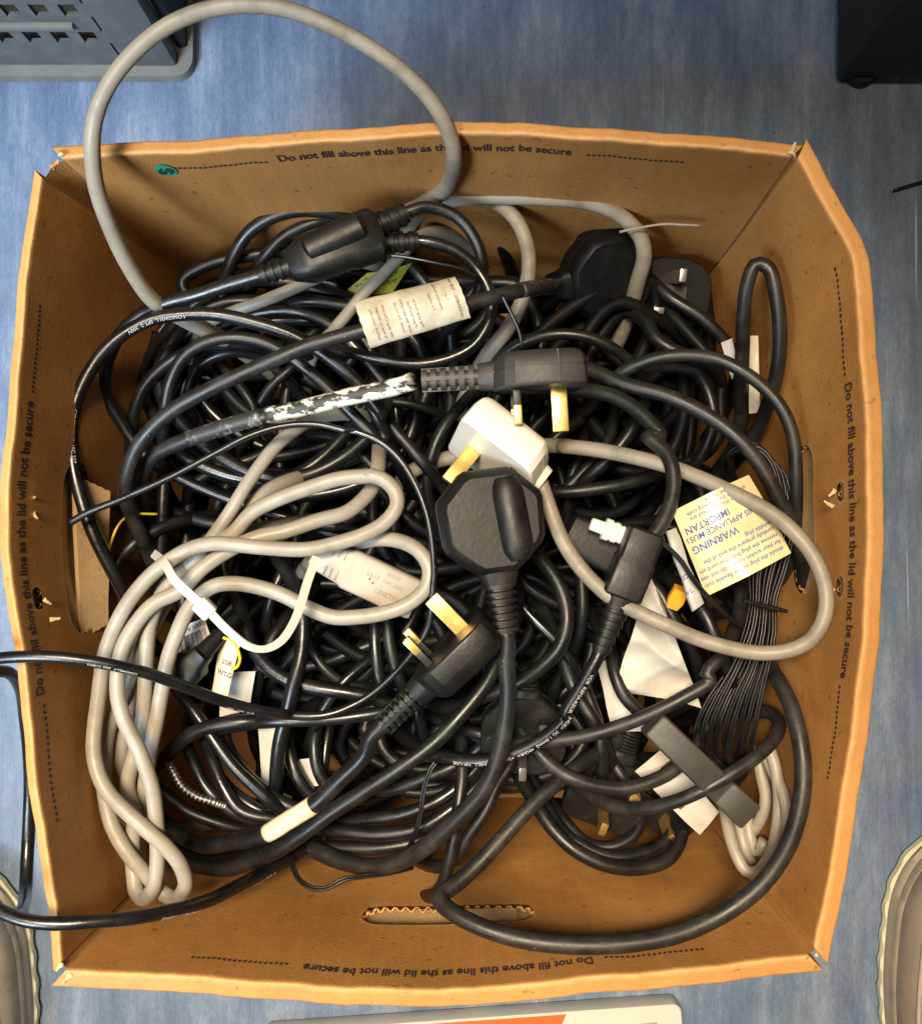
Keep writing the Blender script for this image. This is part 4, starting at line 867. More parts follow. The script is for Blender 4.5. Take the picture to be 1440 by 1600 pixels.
# filler: the mass of cable below what can be traced
FG = 'black cables deep in the heap'
FL = 'black cable buried in the dark lower layers of the heap'
NF = 104
for i in range(NF):
    lay = i / NF; z = 0.010 + 0.126 * lay
    cx_ = rng.uniform(-.115, .108); cy_ = rng.uniform(-.120, .108)
    ra = rng.uniform(.030, .080); rb = rng.uniform(.030, .075); turns = rng.uniform(1.2, 2.2); a0_ = rng.uniform(0, 6.28); rot = rng.uniform(0, 3.14)
    k = int(60 * turns); t = np.linspace(0, 1, k); an = a0_ + t * turns * 2 * math.pi * rng.choice([-1, 1])
    wob_ = 1 + .18 * np.sin(3 * an * .7 + rng.uniform(0, 6)) + .14 * np.sin(an * .45 + rng.uniform(0, 6))
    X = np.cos(an) * ra * wob_; Y = np.sin(an) * rb * wob_
    x = cx_ + X * math.cos(rot) - Y * math.sin(rot); y = cy_ + X * math.sin(rot) + Y * math.cos(rot)
    def soft_clip(q, lo, hi): return np.where(q < lo, lo + .012 * np.tanh((q - lo) / .05), np.where(q > hi, hi + .012 * np.tanh((q - hi) / .05), q))
    x = soft_clip(x, -.158, .148); y = soft_clip(y, -.168, .152)
    mound = 1 - .45 * np.clip((-y - .09) / .07, 0, 1) - .12 * np.clip((np.abs(x) - .10) / .05, 0, 1)
    dive = .045 * np.exp(-np.minimum(t, 1 - t) * turns * 9) * (lay > .4)
    zz = (z + .012 * np.sin(t * 9 + rng.uniform(0, 6)) * min(1, lay * 3)) * mound + .004 - dive
    filler('black_cable', FL, np.column_stack([x, y, np.maximum(zz, .008)]), rng.uniform(.0035, .0046), 'pvc_black' if i % 4 == 0 else 'pvc_shaded', FG)

# loops in the shade, upper right, and along the walls
for i in range(16):
    t = np.linspace(0, 1, 90); an = rng.uniform(0, 6.28) + t * 2 * math.pi * 1.1
    cxp, cyp, ra, rb = ((rng.uniform(930, 1050), rng.uniform(450, 620), rng.uniform(70, 130), rng.uniform(80, 140)) if i < 9 else (rng.uniform(560, 760), rng.uniform(430, 500), rng.uniform(120, 220), rng.uniform(60, 95)) if i < 13 else (rng.uniform(270, 330), rng.uniform(700, 900), rng.uniform(60, 100), rng.uniform(120, 180)))
    px = cxp + np.cos(an) * ra * (1 + .1 * np.sin(2 * an + i)); py = cyp + np.sin(an) * rb * (1 + .1 * np.sin(3 * an + i)); zz = .100 + .0050 * (i % 9) + .010 * np.sin(an + i * 1.3) - .04 * np.exp(-np.minimum(t, 1 - t) * 16)
    x, y = unproj(px, py, zz); y = np.minimum(y, .158); x = np.clip(x, -.165, .155)
    filler('black_cable', FL, np.column_stack([x, y, zz]), rng.uniform(.0036, .0044), 'pvc_shaded' if i < 9 else 'pvc_black', FG)
for i in range(7):                                     # tangle in front of the middle plugs
    t = np.linspace(0, 1, 90); an = rng.uniform(0, 6.28) + t * 2 * math.pi * 1.1; cxp, cyp, ra, rb = rng.uniform(640, 820), rng.uniform(1130, 1180), rng.uniform(80, 170), rng.uniform(45, 80)
    px = cxp + np.cos(an) * ra; py = cyp + np.sin(an) * rb * (1 + .1 * np.sin(3 * an + i)); zz = .100 + .006 * i + .008 * np.sin(an + i) - .04 * np.exp(-np.minimum(t, 1 - t) * 16)
    x, y = unproj(px, py, zz); filler('black_cable', FL, np.column_stack([x, np.maximum(y, -.172), zz]), rng.uniform(.0036, .0044), 'pvc_black', FG)
# rings of the big coil, upper left
for i in range(11):
    t = np.linspace(0, 1, 90); an = rng.uniform(0, 6.28) + t * 2 * math.pi * 1.08
    cxp, cyp = rng.uniform(400, 480), rng.uniform(540, 640); ra, rb = rng.uniform(150, 230), rng.uniform(110, 165); rot = rng.uniform(-.5, .3)
    X = np.cos(an) * ra * (1 + .08 * np.sin(2 * an + i)); Y = np.sin(an) * rb * (1 + .07 * np.sin(3 * an + i))
    px = cxp + X * math.cos(rot) - Y * math.sin(rot); py = cyp + X * math.sin(rot) + Y * math.cos(rot); zz = .118 + .0045 * i + .010 * np.sin(an + i * 1.3) - .05 * np.exp(-np.minimum(t, 1 - t) * 16)
    x, y = unproj(px, py, zz); y = np.minimum(y, .158)
    filler('black_cable', 'black cable ring lying in the big coil at upper left', np.column_stack([x, y, zz]), rng.uniform(.0036, .0043), 'pvc_black_glossy' if i % 2 else 'pvc_black', 'rings of the upper left coil')

# ---------------------------------------------------------------- settle: push crossing cables apart in height, moving traced runs along their line of sight
P_ = np.vstack([c['Q'] for c in CAB]); NPT = len(P_)
cid = np.concatenate([np.full(len(c['Q']), i) for i, c in enumerate(CAB)]); sid = np.concatenate([np.arange(len(c['Q'])) for c in CAB])
wt = []
for c in CAB:
    n = len(c['Q']); w_ = np.full(n, c['soft'])
    if c['free']: w_ *= .25
    if c['fix'][0]: w_ *= np.clip((np.arange(n) - 5) / 14, 0, 1)
    if c['fix'][1]: w_ *= np.clip((n - 6 - np.arange(n)) / 14, 0, 1)
    wt.append(w_)
wt = np.concatenate(wt); X0 = P_[:, 0]; Y0 = P_[:, 1]; Z = P_[:, 2].copy(); Z0 = Z.copy(); R_ = P_[:, 3]
ray = np.concatenate([np.full(len(c['Q']), c['ray']) for c in CAB])
cell = .0092; gx = np.floor(X0 / cell).astype(int) + 200; gy = np.floor(Y0 / cell).astype(int) + 200; key = gx * 1000 + gy
order = np.argsort(key, kind='stable'); ks = key[order]
I_, J_ = [], []
for ddx in (-1, 0, 1):
    for ddy in (-1, 0, 1):
        tgt = (gx + ddx) * 1000 + gy + ddy
        lo = np.searchsorted(ks, tgt, 'left'); hi = np.searchsorted(ks, tgt, 'right'); cnt = hi - lo
        ii = np.repeat(np.arange(NPT), cnt); st0 = np.repeat(lo, cnt); offs = np.arange(cnt.sum()) - np.repeat(np.cumsum(cnt) - cnt, cnt)
        jj = order[st0 + offs]; mk = (ii < jj) & ((cid[ii] != cid[jj]) | (np.abs(sid[ii] - sid[jj]) > 12)); I_.append(ii[mk]); J_.append(jj[mk])
I_ = np.concatenate(I_); J_ = np.concatenate(J_)
dxy = np.hypot(X0[I_] - X0[J_], Y0[I_] - Y0[J_]); rs = R_[I_] + R_[J_]; mk = dxy < rs * .98; I_, J_, dxy, rs = I_[mk], J_[mk], dxy[mk], rs[mk]
need = np.sqrt(np.maximum(rs**2 - dxy**2, 0)) * .97
cm = np.array([c['Q'][:, 2].mean() for c in CAB])
s0 = np.where(np.abs(Z0[I_] - Z0[J_]) > .0012, np.sign(Z0[I_] - Z0[J_]), np.sign(cm[cid[I_]] - cm[cid[J_]] + 1e-9 * (cid[I_] - cid[J_])))
starts = np.concatenate([[0], np.cumsum([len(c['Q']) for c in CAB])])
inner = np.ones(NPT, bool); inner[starts[:-1]] = False; inner[starts[1:] - 1] = False
for it in range(46):
    over = np.maximum(need - s0 * (Z[I_] - Z[J_]), 0); over = np.minimum(over, .012)
    ws = wt[I_] + wt[J_] + 1e-6; mi = over * s0 * wt[I_] / ws; mj = -over * s0 * wt[J_] / ws
    upv = np.zeros(NPT); dn = np.zeros(NPT)
    np.maximum.at(upv, I_, np.maximum(mi, 0)); np.maximum.at(upv, J_, np.maximum(mj, 0)); np.minimum.at(dn, I_, np.minimum(mi, 0)); np.minimum.at(dn, J_, np.minimum(mj, 0))
    Z = Z + .6 * (upv + dn) - .02 * (Z - Z0) * ray
    for _ in range(5):
        Zs = Z.copy(); Zs[1:-1] = .25 * Z[:-2] + .5 * Z[1:-1] + .25 * Z[2:]; Z = np.where(inner & (wt > 0), Zs, Z)
    Z = np.maximum(Z, R_ + .005)
Z = np.minimum(Z, np.maximum(Z0 + .03, .02))

def tube_text(parent, P, R, s, frac, length, mat='ink_white', ang=0.0):
    d = np.concatenate([[0], np.cumsum(np.linalg.norm(np.diff(P, axis=0), axis=1))])
    tv_, tf_ = text_geo(s, 0.0); sz = R.mean() * .66
    s_ = frac * d[-1] + tv_[:, 0] * sz * 1.15
    rev = P[np.searchsorted(d, min(frac * d[-1] + .01, d[-1] - .001)), 0] < P[np.searchsorted(d, frac * d[-1]), 0]
    ok = s_ < d[-1] - .004
    T = np.gradient(P, axis=0); T /= np.linalg.norm(T, axis=1)[:, None]
    c = np.stack([np.interp(s_, d, P[:, i]) for i in range(3)], 1); t = np.stack([np.interp(s_, d, T[:, i]) for i in range(3)], 1); r = np.interp(s_, d, R)
    S_ = np.cross(np.array([0, 0, 1.0]), t); S_ /= np.linalg.norm(S_, axis=1)[:, None] + 1e-9; Nn = np.cross(t, S_)
    a = ang + (tv_[:, 1] - .33) * sz / r
    v = c + (r + .00018)[:, None] * (np.sin(a)[:, None] * S_ + np.cos(a)[:, None] * Nn)
    link('printed_text', v, [f for f in tf_ if all(ok[i] for i in f)], mat, parent, smooth=False)
for ci, c in enumerate(CAB):
    Q = c['Q']; z = Z[starts[ci]:starts[ci + 1]]; n = len(Q)
    if c['ray']:
        x, y = unproj(Q[:, 4], Q[:, 5], z); sc_ = (CAMZ - z) / (CAMZ - Q[:, 2]); rr_ = Q[:, 3] * (.5 + .5 * sc_)
        P = np.column_stack([x, y, z])
    else: P = np.column_stack([Q[:, 0], Q[:, 1], z]); rr_ = Q[:, 3]
    c['P'], c['R'] = P, rr_
    if c['twin']:
        T = np.gradient(P, axis=0); T /= np.linalg.norm(T, axis=1)[:, None]; S_ = np.cross(T, np.array([.15, .1, 1.0])); S_ /= np.linalg.norm(S_, axis=1)[:, None]
        V1, F1 = tube_geo(P + S_ * (rr_ * .5)[:, None], rr_ * .55, 7); V2, F2 = tube_geo(P - S_ * (rr_ * .5)[:, None], rr_ * .55, 7)
        V, F = np.vstack([V1, V2]), F1 + [tuple(i + len(V1) for i in f) for f in F2]
    else: V, F = tube_geo(P, rr_, c['n'])
    o = link(c['name'], V, F, c['mat'], c['parent'])
    if c['parent'] is None: tag(o, c['label'], c['cat'], c['group'])
    for s, fr, ang in c['prints']: tube_text(o, P, rr_, s, fr, 0, ang=ang)
    for m_, f0, f1 in c['paint']:
        i0, i1 = int(f0 * n), int(f1 * n); rj = rr_[i0:i1] * (1.02 + .015 * np.sin(np.arange(i1 - i0) * 1.7)) + (.0003 if m_ == 'paper_cream' else .00008)
        Vp, Fp = tube_geo(P[i0:i1], rj, 14); link('sleeve' if m_ == 'paper_cream' else 'paint_coat', Vp, Fp, m_, o)

# ------------------------------------------------------------------ connectors, labels and small things in the heap
def sect(k, pw, hw, hh):
    o = []
    for a in np.linspace(0, 2 * math.pi, k, endpoint=False):
        c_, s_ = math.cos(a), math.sin(a); o.append((hw * np.sign(c_) * abs(c_) ** pw, hh * np.sign(s_) * abs(s_) ** pw))
    return o
def block(name, p0, p1, secs, mat, parent=None, pw=.35, roll=0.0, k=20, sharp=38):
    """secs: (t 0..1, half width mm, half height mm) lofted from p0 to p1"""
    p0, p1 = Vector(p0), Vector(p1); T = (p1 - p0).normalized(); S_ = T.cross(Vector((0, 0, 1))).normalized(); U_ = S_.cross(T)
    c_, s_ = math.cos(roll), math.sin(roll); S2 = S_ * c_ + U_ * s_; U2 = U_ * c_ - S_ * s_
    mb = MB(); mb.loft([[tuple(p0 + (p1 - p0) * t + S2 * (a * .001) + U2 * (b_ * .001)) for a, b_ in sect(k, pw, hw, hh)] for t, hw, hh in secs])
    return mb.build(name, mat, parent, sharp=sharp)
def ribs(r0, r1, n, cut=1.2):
    out = []
    for i in range(n):
        r = r0 + (r1 - r0) * i / max(1, n - 1); t0 = i / n; d = 1 / n
        out += [(t0 + .05 * d, r, r), (t0 + .55 * d, r, r), (t0 + .62 * d, r - cut, r - cut), (t0 + .97 * d, r - cut, r - cut)]
    return out
def tp(tile, x, y, z): ox, oy, s = TILE[tile]; return at(ox + x / s, oy + y / s, z / 1000)
def tq(tile, pts): ox, oy, s = TILE[tile]; return [(ox + x / s, oy + y / s, z) for x, y, z in pts]
def ribbon(name, path, width, thick, mat, parent, tilt=None):
    """flat strap through world points; tilt = list of strap-normal vectors (one per point)"""
    P = np.array(path, float); Nn = np.array(tilt, float)
    C = catmull(np.column_stack([P, Nn]), 0); C = even(C, .0015, 3); P = C[:, :3]; Nn = C[:, 3:]
    T = np.gradient(P, axis=0); T /= np.linalg.norm(T, axis=1)[:, None]; Nn = Nn - T * (Nn * T).sum(1)[:, None]; Nn /= np.linalg.norm(Nn, axis=1)[:, None]; B = np.cross(T, Nn)
    V = []; 
    for i in range(len(P)):
        for a, b_ in ((-.5, -.5), (.5, -.5), (.5, .5), (-.5, .5)): V.append(P[i] + B[i] * width * a + Nn[i] * thick * b_)
    F = [(i * 4 + k, i * 4 + (k + 1) % 4, i * 4 + 4 + (k + 1) % 4, i * 4 + 4 + k) for i in range(len(P) - 1) for k in range(4)] + [(3, 2, 1, 0), tuple(len(V) - 4 + k for k in range(4))]
    return link(name, V, F, mat, parent, sharp=40)

# splitter block
q0, q1 = tp('B', 265, 715, 214), tp('B', 705, 545, 210)
sb = block('splitter_block', q0, q1, [(0, 5, 5), (.03, 7.5, 6), (.16, 10.5, 9), (.22, 11.5, 10), (.60, 11.8, 10.5), (.66, 13, 10), (.94, 13, 9.5), (1, 10, 7)], 'plug_black', splitter, pw=.5)
block('upper_ridge', tp('B', 345, 640, 219), tp('B', 625, 510, 219), [(0, 4, 3.5), (.06, 7.2, 6.5), (.5, 7.6, 7), (.94, 7.2, 6.5), (1, 5, 4)], 'plug_black', sb, pw=.8)
block('cord_end', tp('B', 285, 708, 214), tp('B', 135, 755, 213), [(0, 6, 6)] + ribs(5.6, 5.0, 4, 1.0) + [(1, 4.2, 4.2)], 'plug_black', sb, pw=.9)
block('cord_end', tp('B', 660, 530, 208), tp('B', 825, 455, 206), [(0, 7, 6.5)] + ribs(6.6, 6.2, 4, 1.0) + [(1, 4.4, 4.4)], 'plug_black', sb, pw=.9)
block('cord_end', tp('B', 690, 605, 202), tp('B', 880, 588, 200), [(0, 6.5, 6)] + ribs(6.2, 5.2, 4, 1.0) + [(1, 4.2, 4.2)], 'plug_black', sb, pw=.9)

# paper label wrapped round the dusty flex
lb, S, lu, lv = quad_sheet('paper_label', [(735, 496, 233), (710, 432, 233), (553, 471, 236), (578, 544, 233)], 'paper_grubby', leadE, nx=22, ny=40, amp=.00025, freq=140, seed=5, bow=.0085, edge=.003, thick=.0004)
sheet_text(S, lu, lv, [('WARNING - THIS APP', .04, .085, .0021, .01), ('7 on', .42, .17, .0020, 0), ('Important: harmony', .28, .245, .0018, 0), ('7 is advised', .30, .32, .0018, 0), ('The plug must be', .06, .47, .0018, 0), ('if the fuse fitted', .10, .53, .0018, 0), ('with the appropriate', .04, .59, .0018, 0), ('cover. Do not use', .08, .65, .0018, 0),
    ('the plug if the cover', .05, .77, .0018, 0), ('is lost or damaged', .07, .83, .0018, 0), ('before connecting', .07, .89, .0018, 0)], 'ink_maroon', lb)

# yellow warning label
yl = thing('warning_label', at(1140, 830, .2), 'yellow plastic warning label with blue print on the right side of the heap', 'label')
yo, S, lu, lv = quad_sheet('label_sheet', tq('F', [(1005, 490, 224), (650, 672, 219), (505, 318, 216), (825, 165, 219)]), 'paper_yellow', yl, nx=30, ny=24, amp=.0013, freq=34, seed=9, bow=.0075, edge=0, thick=.0005)
sheet_text(S, lu, lv, [('should the plug on the flexible cord', .05, .12, .0031, .008), ('for your socket outlets, do not use', .05, .20, .0031, .008), ('remove the plug from the cord and', .05, .28, .0031, .008), ('carefully prepare the end of the', .05, .36, .0031, .008), ('suitable plug.', .05, .43, .0031, .008),
    ('WARNING', .42, .545, .0052, .012), ('THIS APPLIANCE MUST BE', .10, .655, .0041, .01), ('IMPORTANT', .42, .765, .0050, .012), ('wires in this mains lead are', .15, .85, .0030, .006), ('ance with the following code', .12, .91, .0030, .006), ('een and Yellow:', .22, .97, .0030, .006)], 'ink_blue', yo)
sl, S, lu, lv = quad_sheet('clear_sleeve', tq('F', [(475, 400, 214), (520, 385, 218), (640, 700, 216), (590, 735, 212)]), 'sleeve_clear', yl, nx=10, ny=30, amp=.0006, freq=90, seed=4, bow=.004, thick=.0006)
sheet_text(S, lu, lv, [('ED', .2, .62, .0035, .01), ('WL 243', .1, .80, .0030, .01)], 'ink_blue', sl)

# crumpled white paper
for corners, lab, amp, seed in [
    (tq('F', [(415, 595, 196), (480, 740, 194), (632, 1152, 190), (262, 1075, 182)]), 'crumpled white paper under the kettle lead on the right', .0046, 21),
    (tq('F', [(190, 960, 166), (245, 930, 170), (400, 1240, 168), (260, 1235, 162)]), 'white paper scrap beneath the crumpled paper', .0012, 22),
    (tq('I', [(725, 345, 160), (830, 250, 166), (1030, 490, 160), (960, 572, 154)]), 'white paper sheet under the flat grey connector', .0010, 23),
    (tq('G', [(925, 455, 166), (1065, 450, 168), (1040, 610, 164), (915, 640, 160)]), 'white plastic scrap right of the yellow tag', .0006, 24),
    (tq('G', [(1070, 655, 160), (1190, 640, 162), (1170, 940, 158), (1090, 930, 156)]), 'white paper scrap under cables in front of the tie', .0010, 25),
    (tq('G', [(1240, 820, 160), (1320, 810, 162), (1330, 930, 160), (1260, 940, 156)]), 'small white paper scrap among cables above the cream sleeve', .0006, 26),
    (tq('C', [(775, 795, 168), (812, 780, 172), (838, 905, 166), (810, 915, 162)]), 'small white card inside the narrow loop on the right', .0003, 27)]:
    o, S, lu, lv = quad_sheet('paper_scrap', corners, 'paper_white', None, nx=44, ny=50, amp=amp, freq=30, seed=seed, edge=0, mode='crumple' if amp > .0009 else 'smooth'); tag(o, lab, 'paper')
o, S, lu, lv = quad_sheet('paper_card', tq('C', [(870, 772, 172), (897, 772, 174), (905, 1025, 160), (868, 1030, 158)]), 'paper_grubby', None, thick=.001, amp=.0004, seed=31); tag(o, 'dull white card strip standing behind the narrow loop', 'card')
o, S, lu, lv = quad_sheet('yellow_tag', tq('G', [(920, 300, 186), (1000, 335, 188), (945, 570, 184), (880, 540, 182)]), 'paper_cream', None, amp=.0006, seed=33, edge=0, bow=.002); tag(o, 'pale yellow paper tag right of the grey bundle', 'tag')
sheet_text(S, lu, lv, [('208', .35, .42, .004, .01), ('WTG', .2, .62, .004, .01)], 'ink_black', o)
o, S, lu, lv = quad_sheet('olive_label', tq('B', [(850, 690, 164), (640, 740, 160), (520, 840, 150), (760, 830, 154)]), 'paper_olive', None, amp=.0006, seed=35, bow=.003); tag(o, 'dark yellow label in the shade under the splitter block', 'label')
sheet_text(S, lu, lv, [('CAUTION', .2, .35, .006, .01), ('RISK OF SHOCK', .1, .62, .005, .01)], 'ink_black', o)
o, S, lu, lv = quad_sheet('barcode_label', tq('G', [(735, 270, 190), (850, 225, 192), (890, 345, 190), (745, 405, 186)]), 'paper_white', None, amp=.0003, seed=37, bow=.002); tag(o, 'white barcode label beside the grey bundle', 'label')
mb = MB(); u = .06; rr2 = random.Random(3)
while u < .92:
    wd = rr2.choice([.012, .02, .03]); q = np.array([u, u + wd, u + wd, u]); mb.add(S(q, np.array([.32, .32, .96, .96]), .00025), [(0, 3, 2, 1)]); u += wd + rr2.choice([.012, .02, .03])
mb.build('barcode', 'ink_black', o, smooth=False)
sheet_text(S, lu, lv, [('HSN 10021', .1, .22, .0034, .01)], 'ink_black', o)

# beige kettle connector of the tied lead
q0, q1 = tp('H', 345, 5, 205), tp('H', 770, 205, 196)
ic = block('socket_end', q0, q1, [(0, 6, 5.5), (.05, 8, 6.5), (.30, 9.6, 8), (.34, 10.8, 8.2), (.97, 10.8, 8.2), (1.0, 10.2, 7.8)], 'iec_grey', coil, pw=.3)
Tn = (q1 - q0).normalized(); Sd = Tn.cross(Vector((0, 0, 1))).normalized(); Up = Sd.cross(Tn); ln = (q1 - q0).length
def on_ic(t, s_, h=8.35): return q0 + Tn * ln * t + Sd * s_ * .001 + Up * h * .001
for i in range(3):
    for sg in (-1, 1):
        c_ = on_ic(.16 + .055 * i, sg * 5.5, 6.9 + 1.2 * (i * .18)); block('groove', c_ - Sd * .0024, c_ + Sd * .0024, [(0, .45, .5), (1, .45, .5)], 'pvc_grey_dirty', ic)
for sg in (-1, 1): block('pin_hole', on_ic(.56 + .02 * sg, .3 + .6 * sg, 7.9), on_ic(.56 + .02 * sg, .3 + .6 * sg, 8.35), [(0, .5, .5), (1, .5, .5)], 'ink_black', ic, pw=1)
mb = MB()
for s_, t0, so, sz in (('LINETEK', .62, 5.0, .0038), ('LS-13  10A 250V', .50, -1.5, .0030), ('00000', .66, -5.5, .0030)):
    tv_, tf_ = text_geo(s_, .01); mb.add([tuple(on_ic(t0, so) + Tn * (a * sz) - Sd * (b_ * sz)) for a, b_ in tv_], tf_)
mb.build('embossed_text', 'pvc_grey_dirty', ic, smooth=False)

# nylon cable tie on the grey bundle
tie = thing('cable_tie', tp('G', 800, 130, 235), 'white nylon cable tie round the grey bundle with a long curling tail', 'cable tie')
ribbon('band', [tp('G', 640, -40, 205), tp('G', 690, 5, 232), tp('G', 725, 65, 241), tp('G', 785, 125, 243), tp('G', 855, 185, 240)], .0044, .0012, 'nylon', tie, [(-.7, .5, .2), (-.4, .4, .8), (0, 0, 1), (0, 0, 1), (.2, -.2, .9)])
block('head', tp('G', 825, 160, 241), tp('G', 880, 215, 239), [(0, 3.6, 2.4), (.08, 4.2, 3.0), (.92, 4.2, 3.0), (1, 3.6, 2.4)], 'nylon', tie, pw=.25)
ribbon('tail', [tp('G', 870, 200, 240), tp('G', 960, 290, 240), tp('G', 1040, 348, 240), tp('G', 1105, 358, 241), tp('G', 1170, 325, 242), tp('G', 1222, 250, 243), tp('G', 1255, 165, 243), tp('G', 1280, 80, 241), tp('G', 1318, -25, 236)], .0041, .0011, 'nylon', tie, [(.2, -.2, 1), (.1, -.4, 1), (.1, -.6, .8), (.2, -.7, .7), (.5, -.4, .8), (.6, -.1, .8), (.6, 0, .8), (.5, .1, .9), (.4, .2, .9)])

# kettle socket with moulded elbow, adaptor behind it
ks_ = block('socket_end', tp('F', 400, 395, 226), tp('F', 290, 670, 222), [(0, 8, 7.5), (.03, 9, 8.5), (.44, 9, 8.5), (.47, 9.8, 9), (.97, 9.8, 9), (1, 8.6, 8)], 'plug_black', kettle, pw=.22)
block('strain_relief', tp('F', 300, 650, 222), tp('F', 205, 905, 218), [(0, 7.5, 7.5), (.2, 7.0, 7.0)] + [(.2 + .8 * t, a, b_) for t, a, b_ in ribs(6.6, 4.9, 6, .9)] + [(1, 4, 4)], 'plug_black', ks_, pw=.8)
ad_ = block('adaptor_block', tp('F', 60, 395, 196), tp('F', 300, 520, 194), [(0, 6, 6), (.04, 10, 8), (.5, 11, 9), (.96, 10, 9), (1, 8, 7)], 'plug_black', None, pw=.3); tag(ad_, 'black oblong adaptor behind the kettle lead socket', 'adaptor')
fc = thing('inline_connector', tp('I', 960, 320, 205), 'flat grey-black inline connector slanting toward the front right corner', 'connector')
fb = block('housing', tp('I', 785, 160, 207), tp('I', 1130, 495, 203), [(0, 6.4, 6), (.02, 7.4, 7), (.70, 7.4, 7), (.71, 7.1, 6.7), (.73, 7.1, 6.7), (.74, 7.6, 7.2), (.985, 7.6, 7.2), (1, 6.9, 6.4)], 'plug_grey', fc, pw=.16, k=24)
ph = thing('phone_plug', tp('F', 270, 390, 216), 'small white ribbed phone plug beside the kettle lead socket', 'plug')
pb = block('plug_body', tp('F', 165, 368, 216), tp('F', 320, 425, 216), [(0, 2.2, 2), (.02, 3.2, 2.6), (.34, 3.4, 2.8), (.36, 5.6, 4), (.52, 5.6, 4), (.54, 4.9, 3.4), (.60, 4.9, 3.4), (.62, 5.4, 3.8), (.72, 5.2, 3.7), (.74, 4.5, 3.2), (.82, 4.5, 3.2), (.84, 4.8, 3.4), (1, 3.4, 2.8)], 'white_plastic', ph, pw=.4)
block('cord', tp('F', 310, 412, 216), tp('F', 420, 425, 214), [(0, 2, 1.6), (1, 2, 1.6)], 'white_plastic', ph, pw=.9)
og = block('orange_plug', tp('F', 545, 640, 196), tp('F', 505, 715, 190), [(0, 4, 3), (.6, 4.4, 3.4), (1, 3.2, 2.6)], 'orange_plastic', None, pw=.3); tag(og, 'small orange cable plug below the yellow warning label', 'plug')
sp = thing('small_connector', tp('G', 840, 370, 195), 'small black moulded connector beside the barcode label', 'connector')
s1 = block('connector_body', tp('G', 745, 475, 192), tp('G', 850, 370, 198), [(0, 7, 6), (.05, 9, 8), (.55, 9, 8), (.7, 6.5, 6), (1, 5.2, 5)], 'plug_black', sp, pw=.5)
block('cord_end', tp('G', 840, 380, 198), tp('G', 985, 225, 186), [(0, 5, 5), (.4, 4.2, 4.2), (1, 3.2, 3.2)], 'plug_black', s1, pw=.9)
# beaded metal chain
pth = even(catmull(np.array([tuple(tp('G', x, y, z)) for x, y, z in [(700, 830, 172), (722, 868, 178), (760, 930, 180), (815, 970, 180), (885, 995, 178), (930, 1010, 170)]]), 0), .0003)
kk = np.arange(len(pth)); V, F = tube_geo(pth, .0006 + .0016 * np.abs(np.sin(kk * math.pi / 8)) ** .6, 8); tag(link('bead_chain', V, F, 'steel', None), 'short beaded metal chain beside the grey bundle', 'chain')
# more plugs half buried in the heap
def buried(label, org, ex, pn, outline, mat, sc, pinmat='brass', tail=20, thick=18):
    t = thing('mains_plug', org, label, 'plug'); M = frame(org, ex, pn); uk_plug(M, t, outline, mat, thick=thick, sc=sc, ribs='rings', tail=tail, pinmat=pinmat); return M
Mu = buried('black plug standing pins-up in the dark far right corner', at(1050, 462, .125), (-.1, -1, -.2), (.06, .28, .95), OUT_ROUND, 'pvc_shaded', .95, 'steel')
mb = MB(); mb.box(0, 0, -.0006, .016, .012, .0008, M=Mu); st_o = mb.build('plate', 'plug_grey', [o for o in bpy.data.objects if o.get('label', '').startswith('black plug standing pins-up')][0], smooth=False)
buried('black plug with two pale pin tips above the front coil', tp('I', 320, 215, 176), (.05, 1, .3), (-.06, -.45, .85), OUT_ROUND, 'plug_black', .95, 'steel')
buried('dark plug with brass pins beside the front ring of cable', tp('I', 630, 420, 150), (.3, .9, .3), (-.2, -.5, .8), OUT_SQUARE, 'plug_black', .95)
buried('dark plug with brass pin tip near the front right corner', tp('I', 870, 470, 140), (.6, .7, .3), (-.2, -.55, .75), OUT_SQUARE, 'plug_black', .85)
mt = block('wire_tie', tp('F', 800, 690, 208), tp('F', 985, 735, 206), [(0, 1, 1), (.2, 1.3, 1.2), (.8, 1.3, 1.2), (1, 1, 1)], 'pvc_black_glossy', fig8, pw=.8)

# ------------------------------------------------------------------ around the box
# ventilated grey crate, top left
crate = thing('plastic_crate', at(150, 120, 0), 'grey plastic crate with rows of square holes on the floor, top left', 'crate')
p0 = at(306, 128, 0); X1, Y0_ = p0.x, p0.y; X0_, Hc, D_ = X1 - .42, .24, .30
mb = MB()
fo = [(X0_, Y0_), (X1 - .014, Y0_)] + [(X1 - .014 + .014 * math.sin(t), Y0_ + .014 - .014 * math.cos(t)) for t in np.linspace(.2, math.pi / 2, 7)] + [(X1, Y0_ + D_), (X0_, Y0_ + D_)]
mb.loft([[(x, y, z) for x, y in fo] for z in (.0005, .009)]); mb.build('base_flange', 'crate_dust', crate, sharp=30)
mb = MB(); mb.box((X0_ + X1) / 2 - .03, Y0_ + .0065, .0640, X1 - X0_ - .07, .004, .005, bev=.001); mb.build('ledge', 'crate_dust', crate, sharp=40)
mb = MB(); mb.box(X1 - .0535, Y0_ + .0125, Hc / 2 + .004, .008, .004, Hc - .01); mb.build('groove', 'case_black', crate, smooth=False)  # solid black strip paints the dark of the gap beside the post
cols = [X1 - .060 - .0195 * i for i in range(19)]; rows = [.0295 + .0330 * j for j in range(6)]; yw = Y0_ + .010; tw_ = .0035
mb = MB(); zb = [0.010] + [r + o_ for r in rows for o_ in (.011, .0225)] ; zb = [.010]
edges = []; prev = .010
for r in rows: edges.append((prev, r + .0105)); prev = r + .0245
edges.append((prev, Hc))
for a, b_ in edges: mb.box((X0_ + X1) / 2 - .02, yw, (a + b_) / 2, X1 - X0_ - .06, tw_, b_ - a)
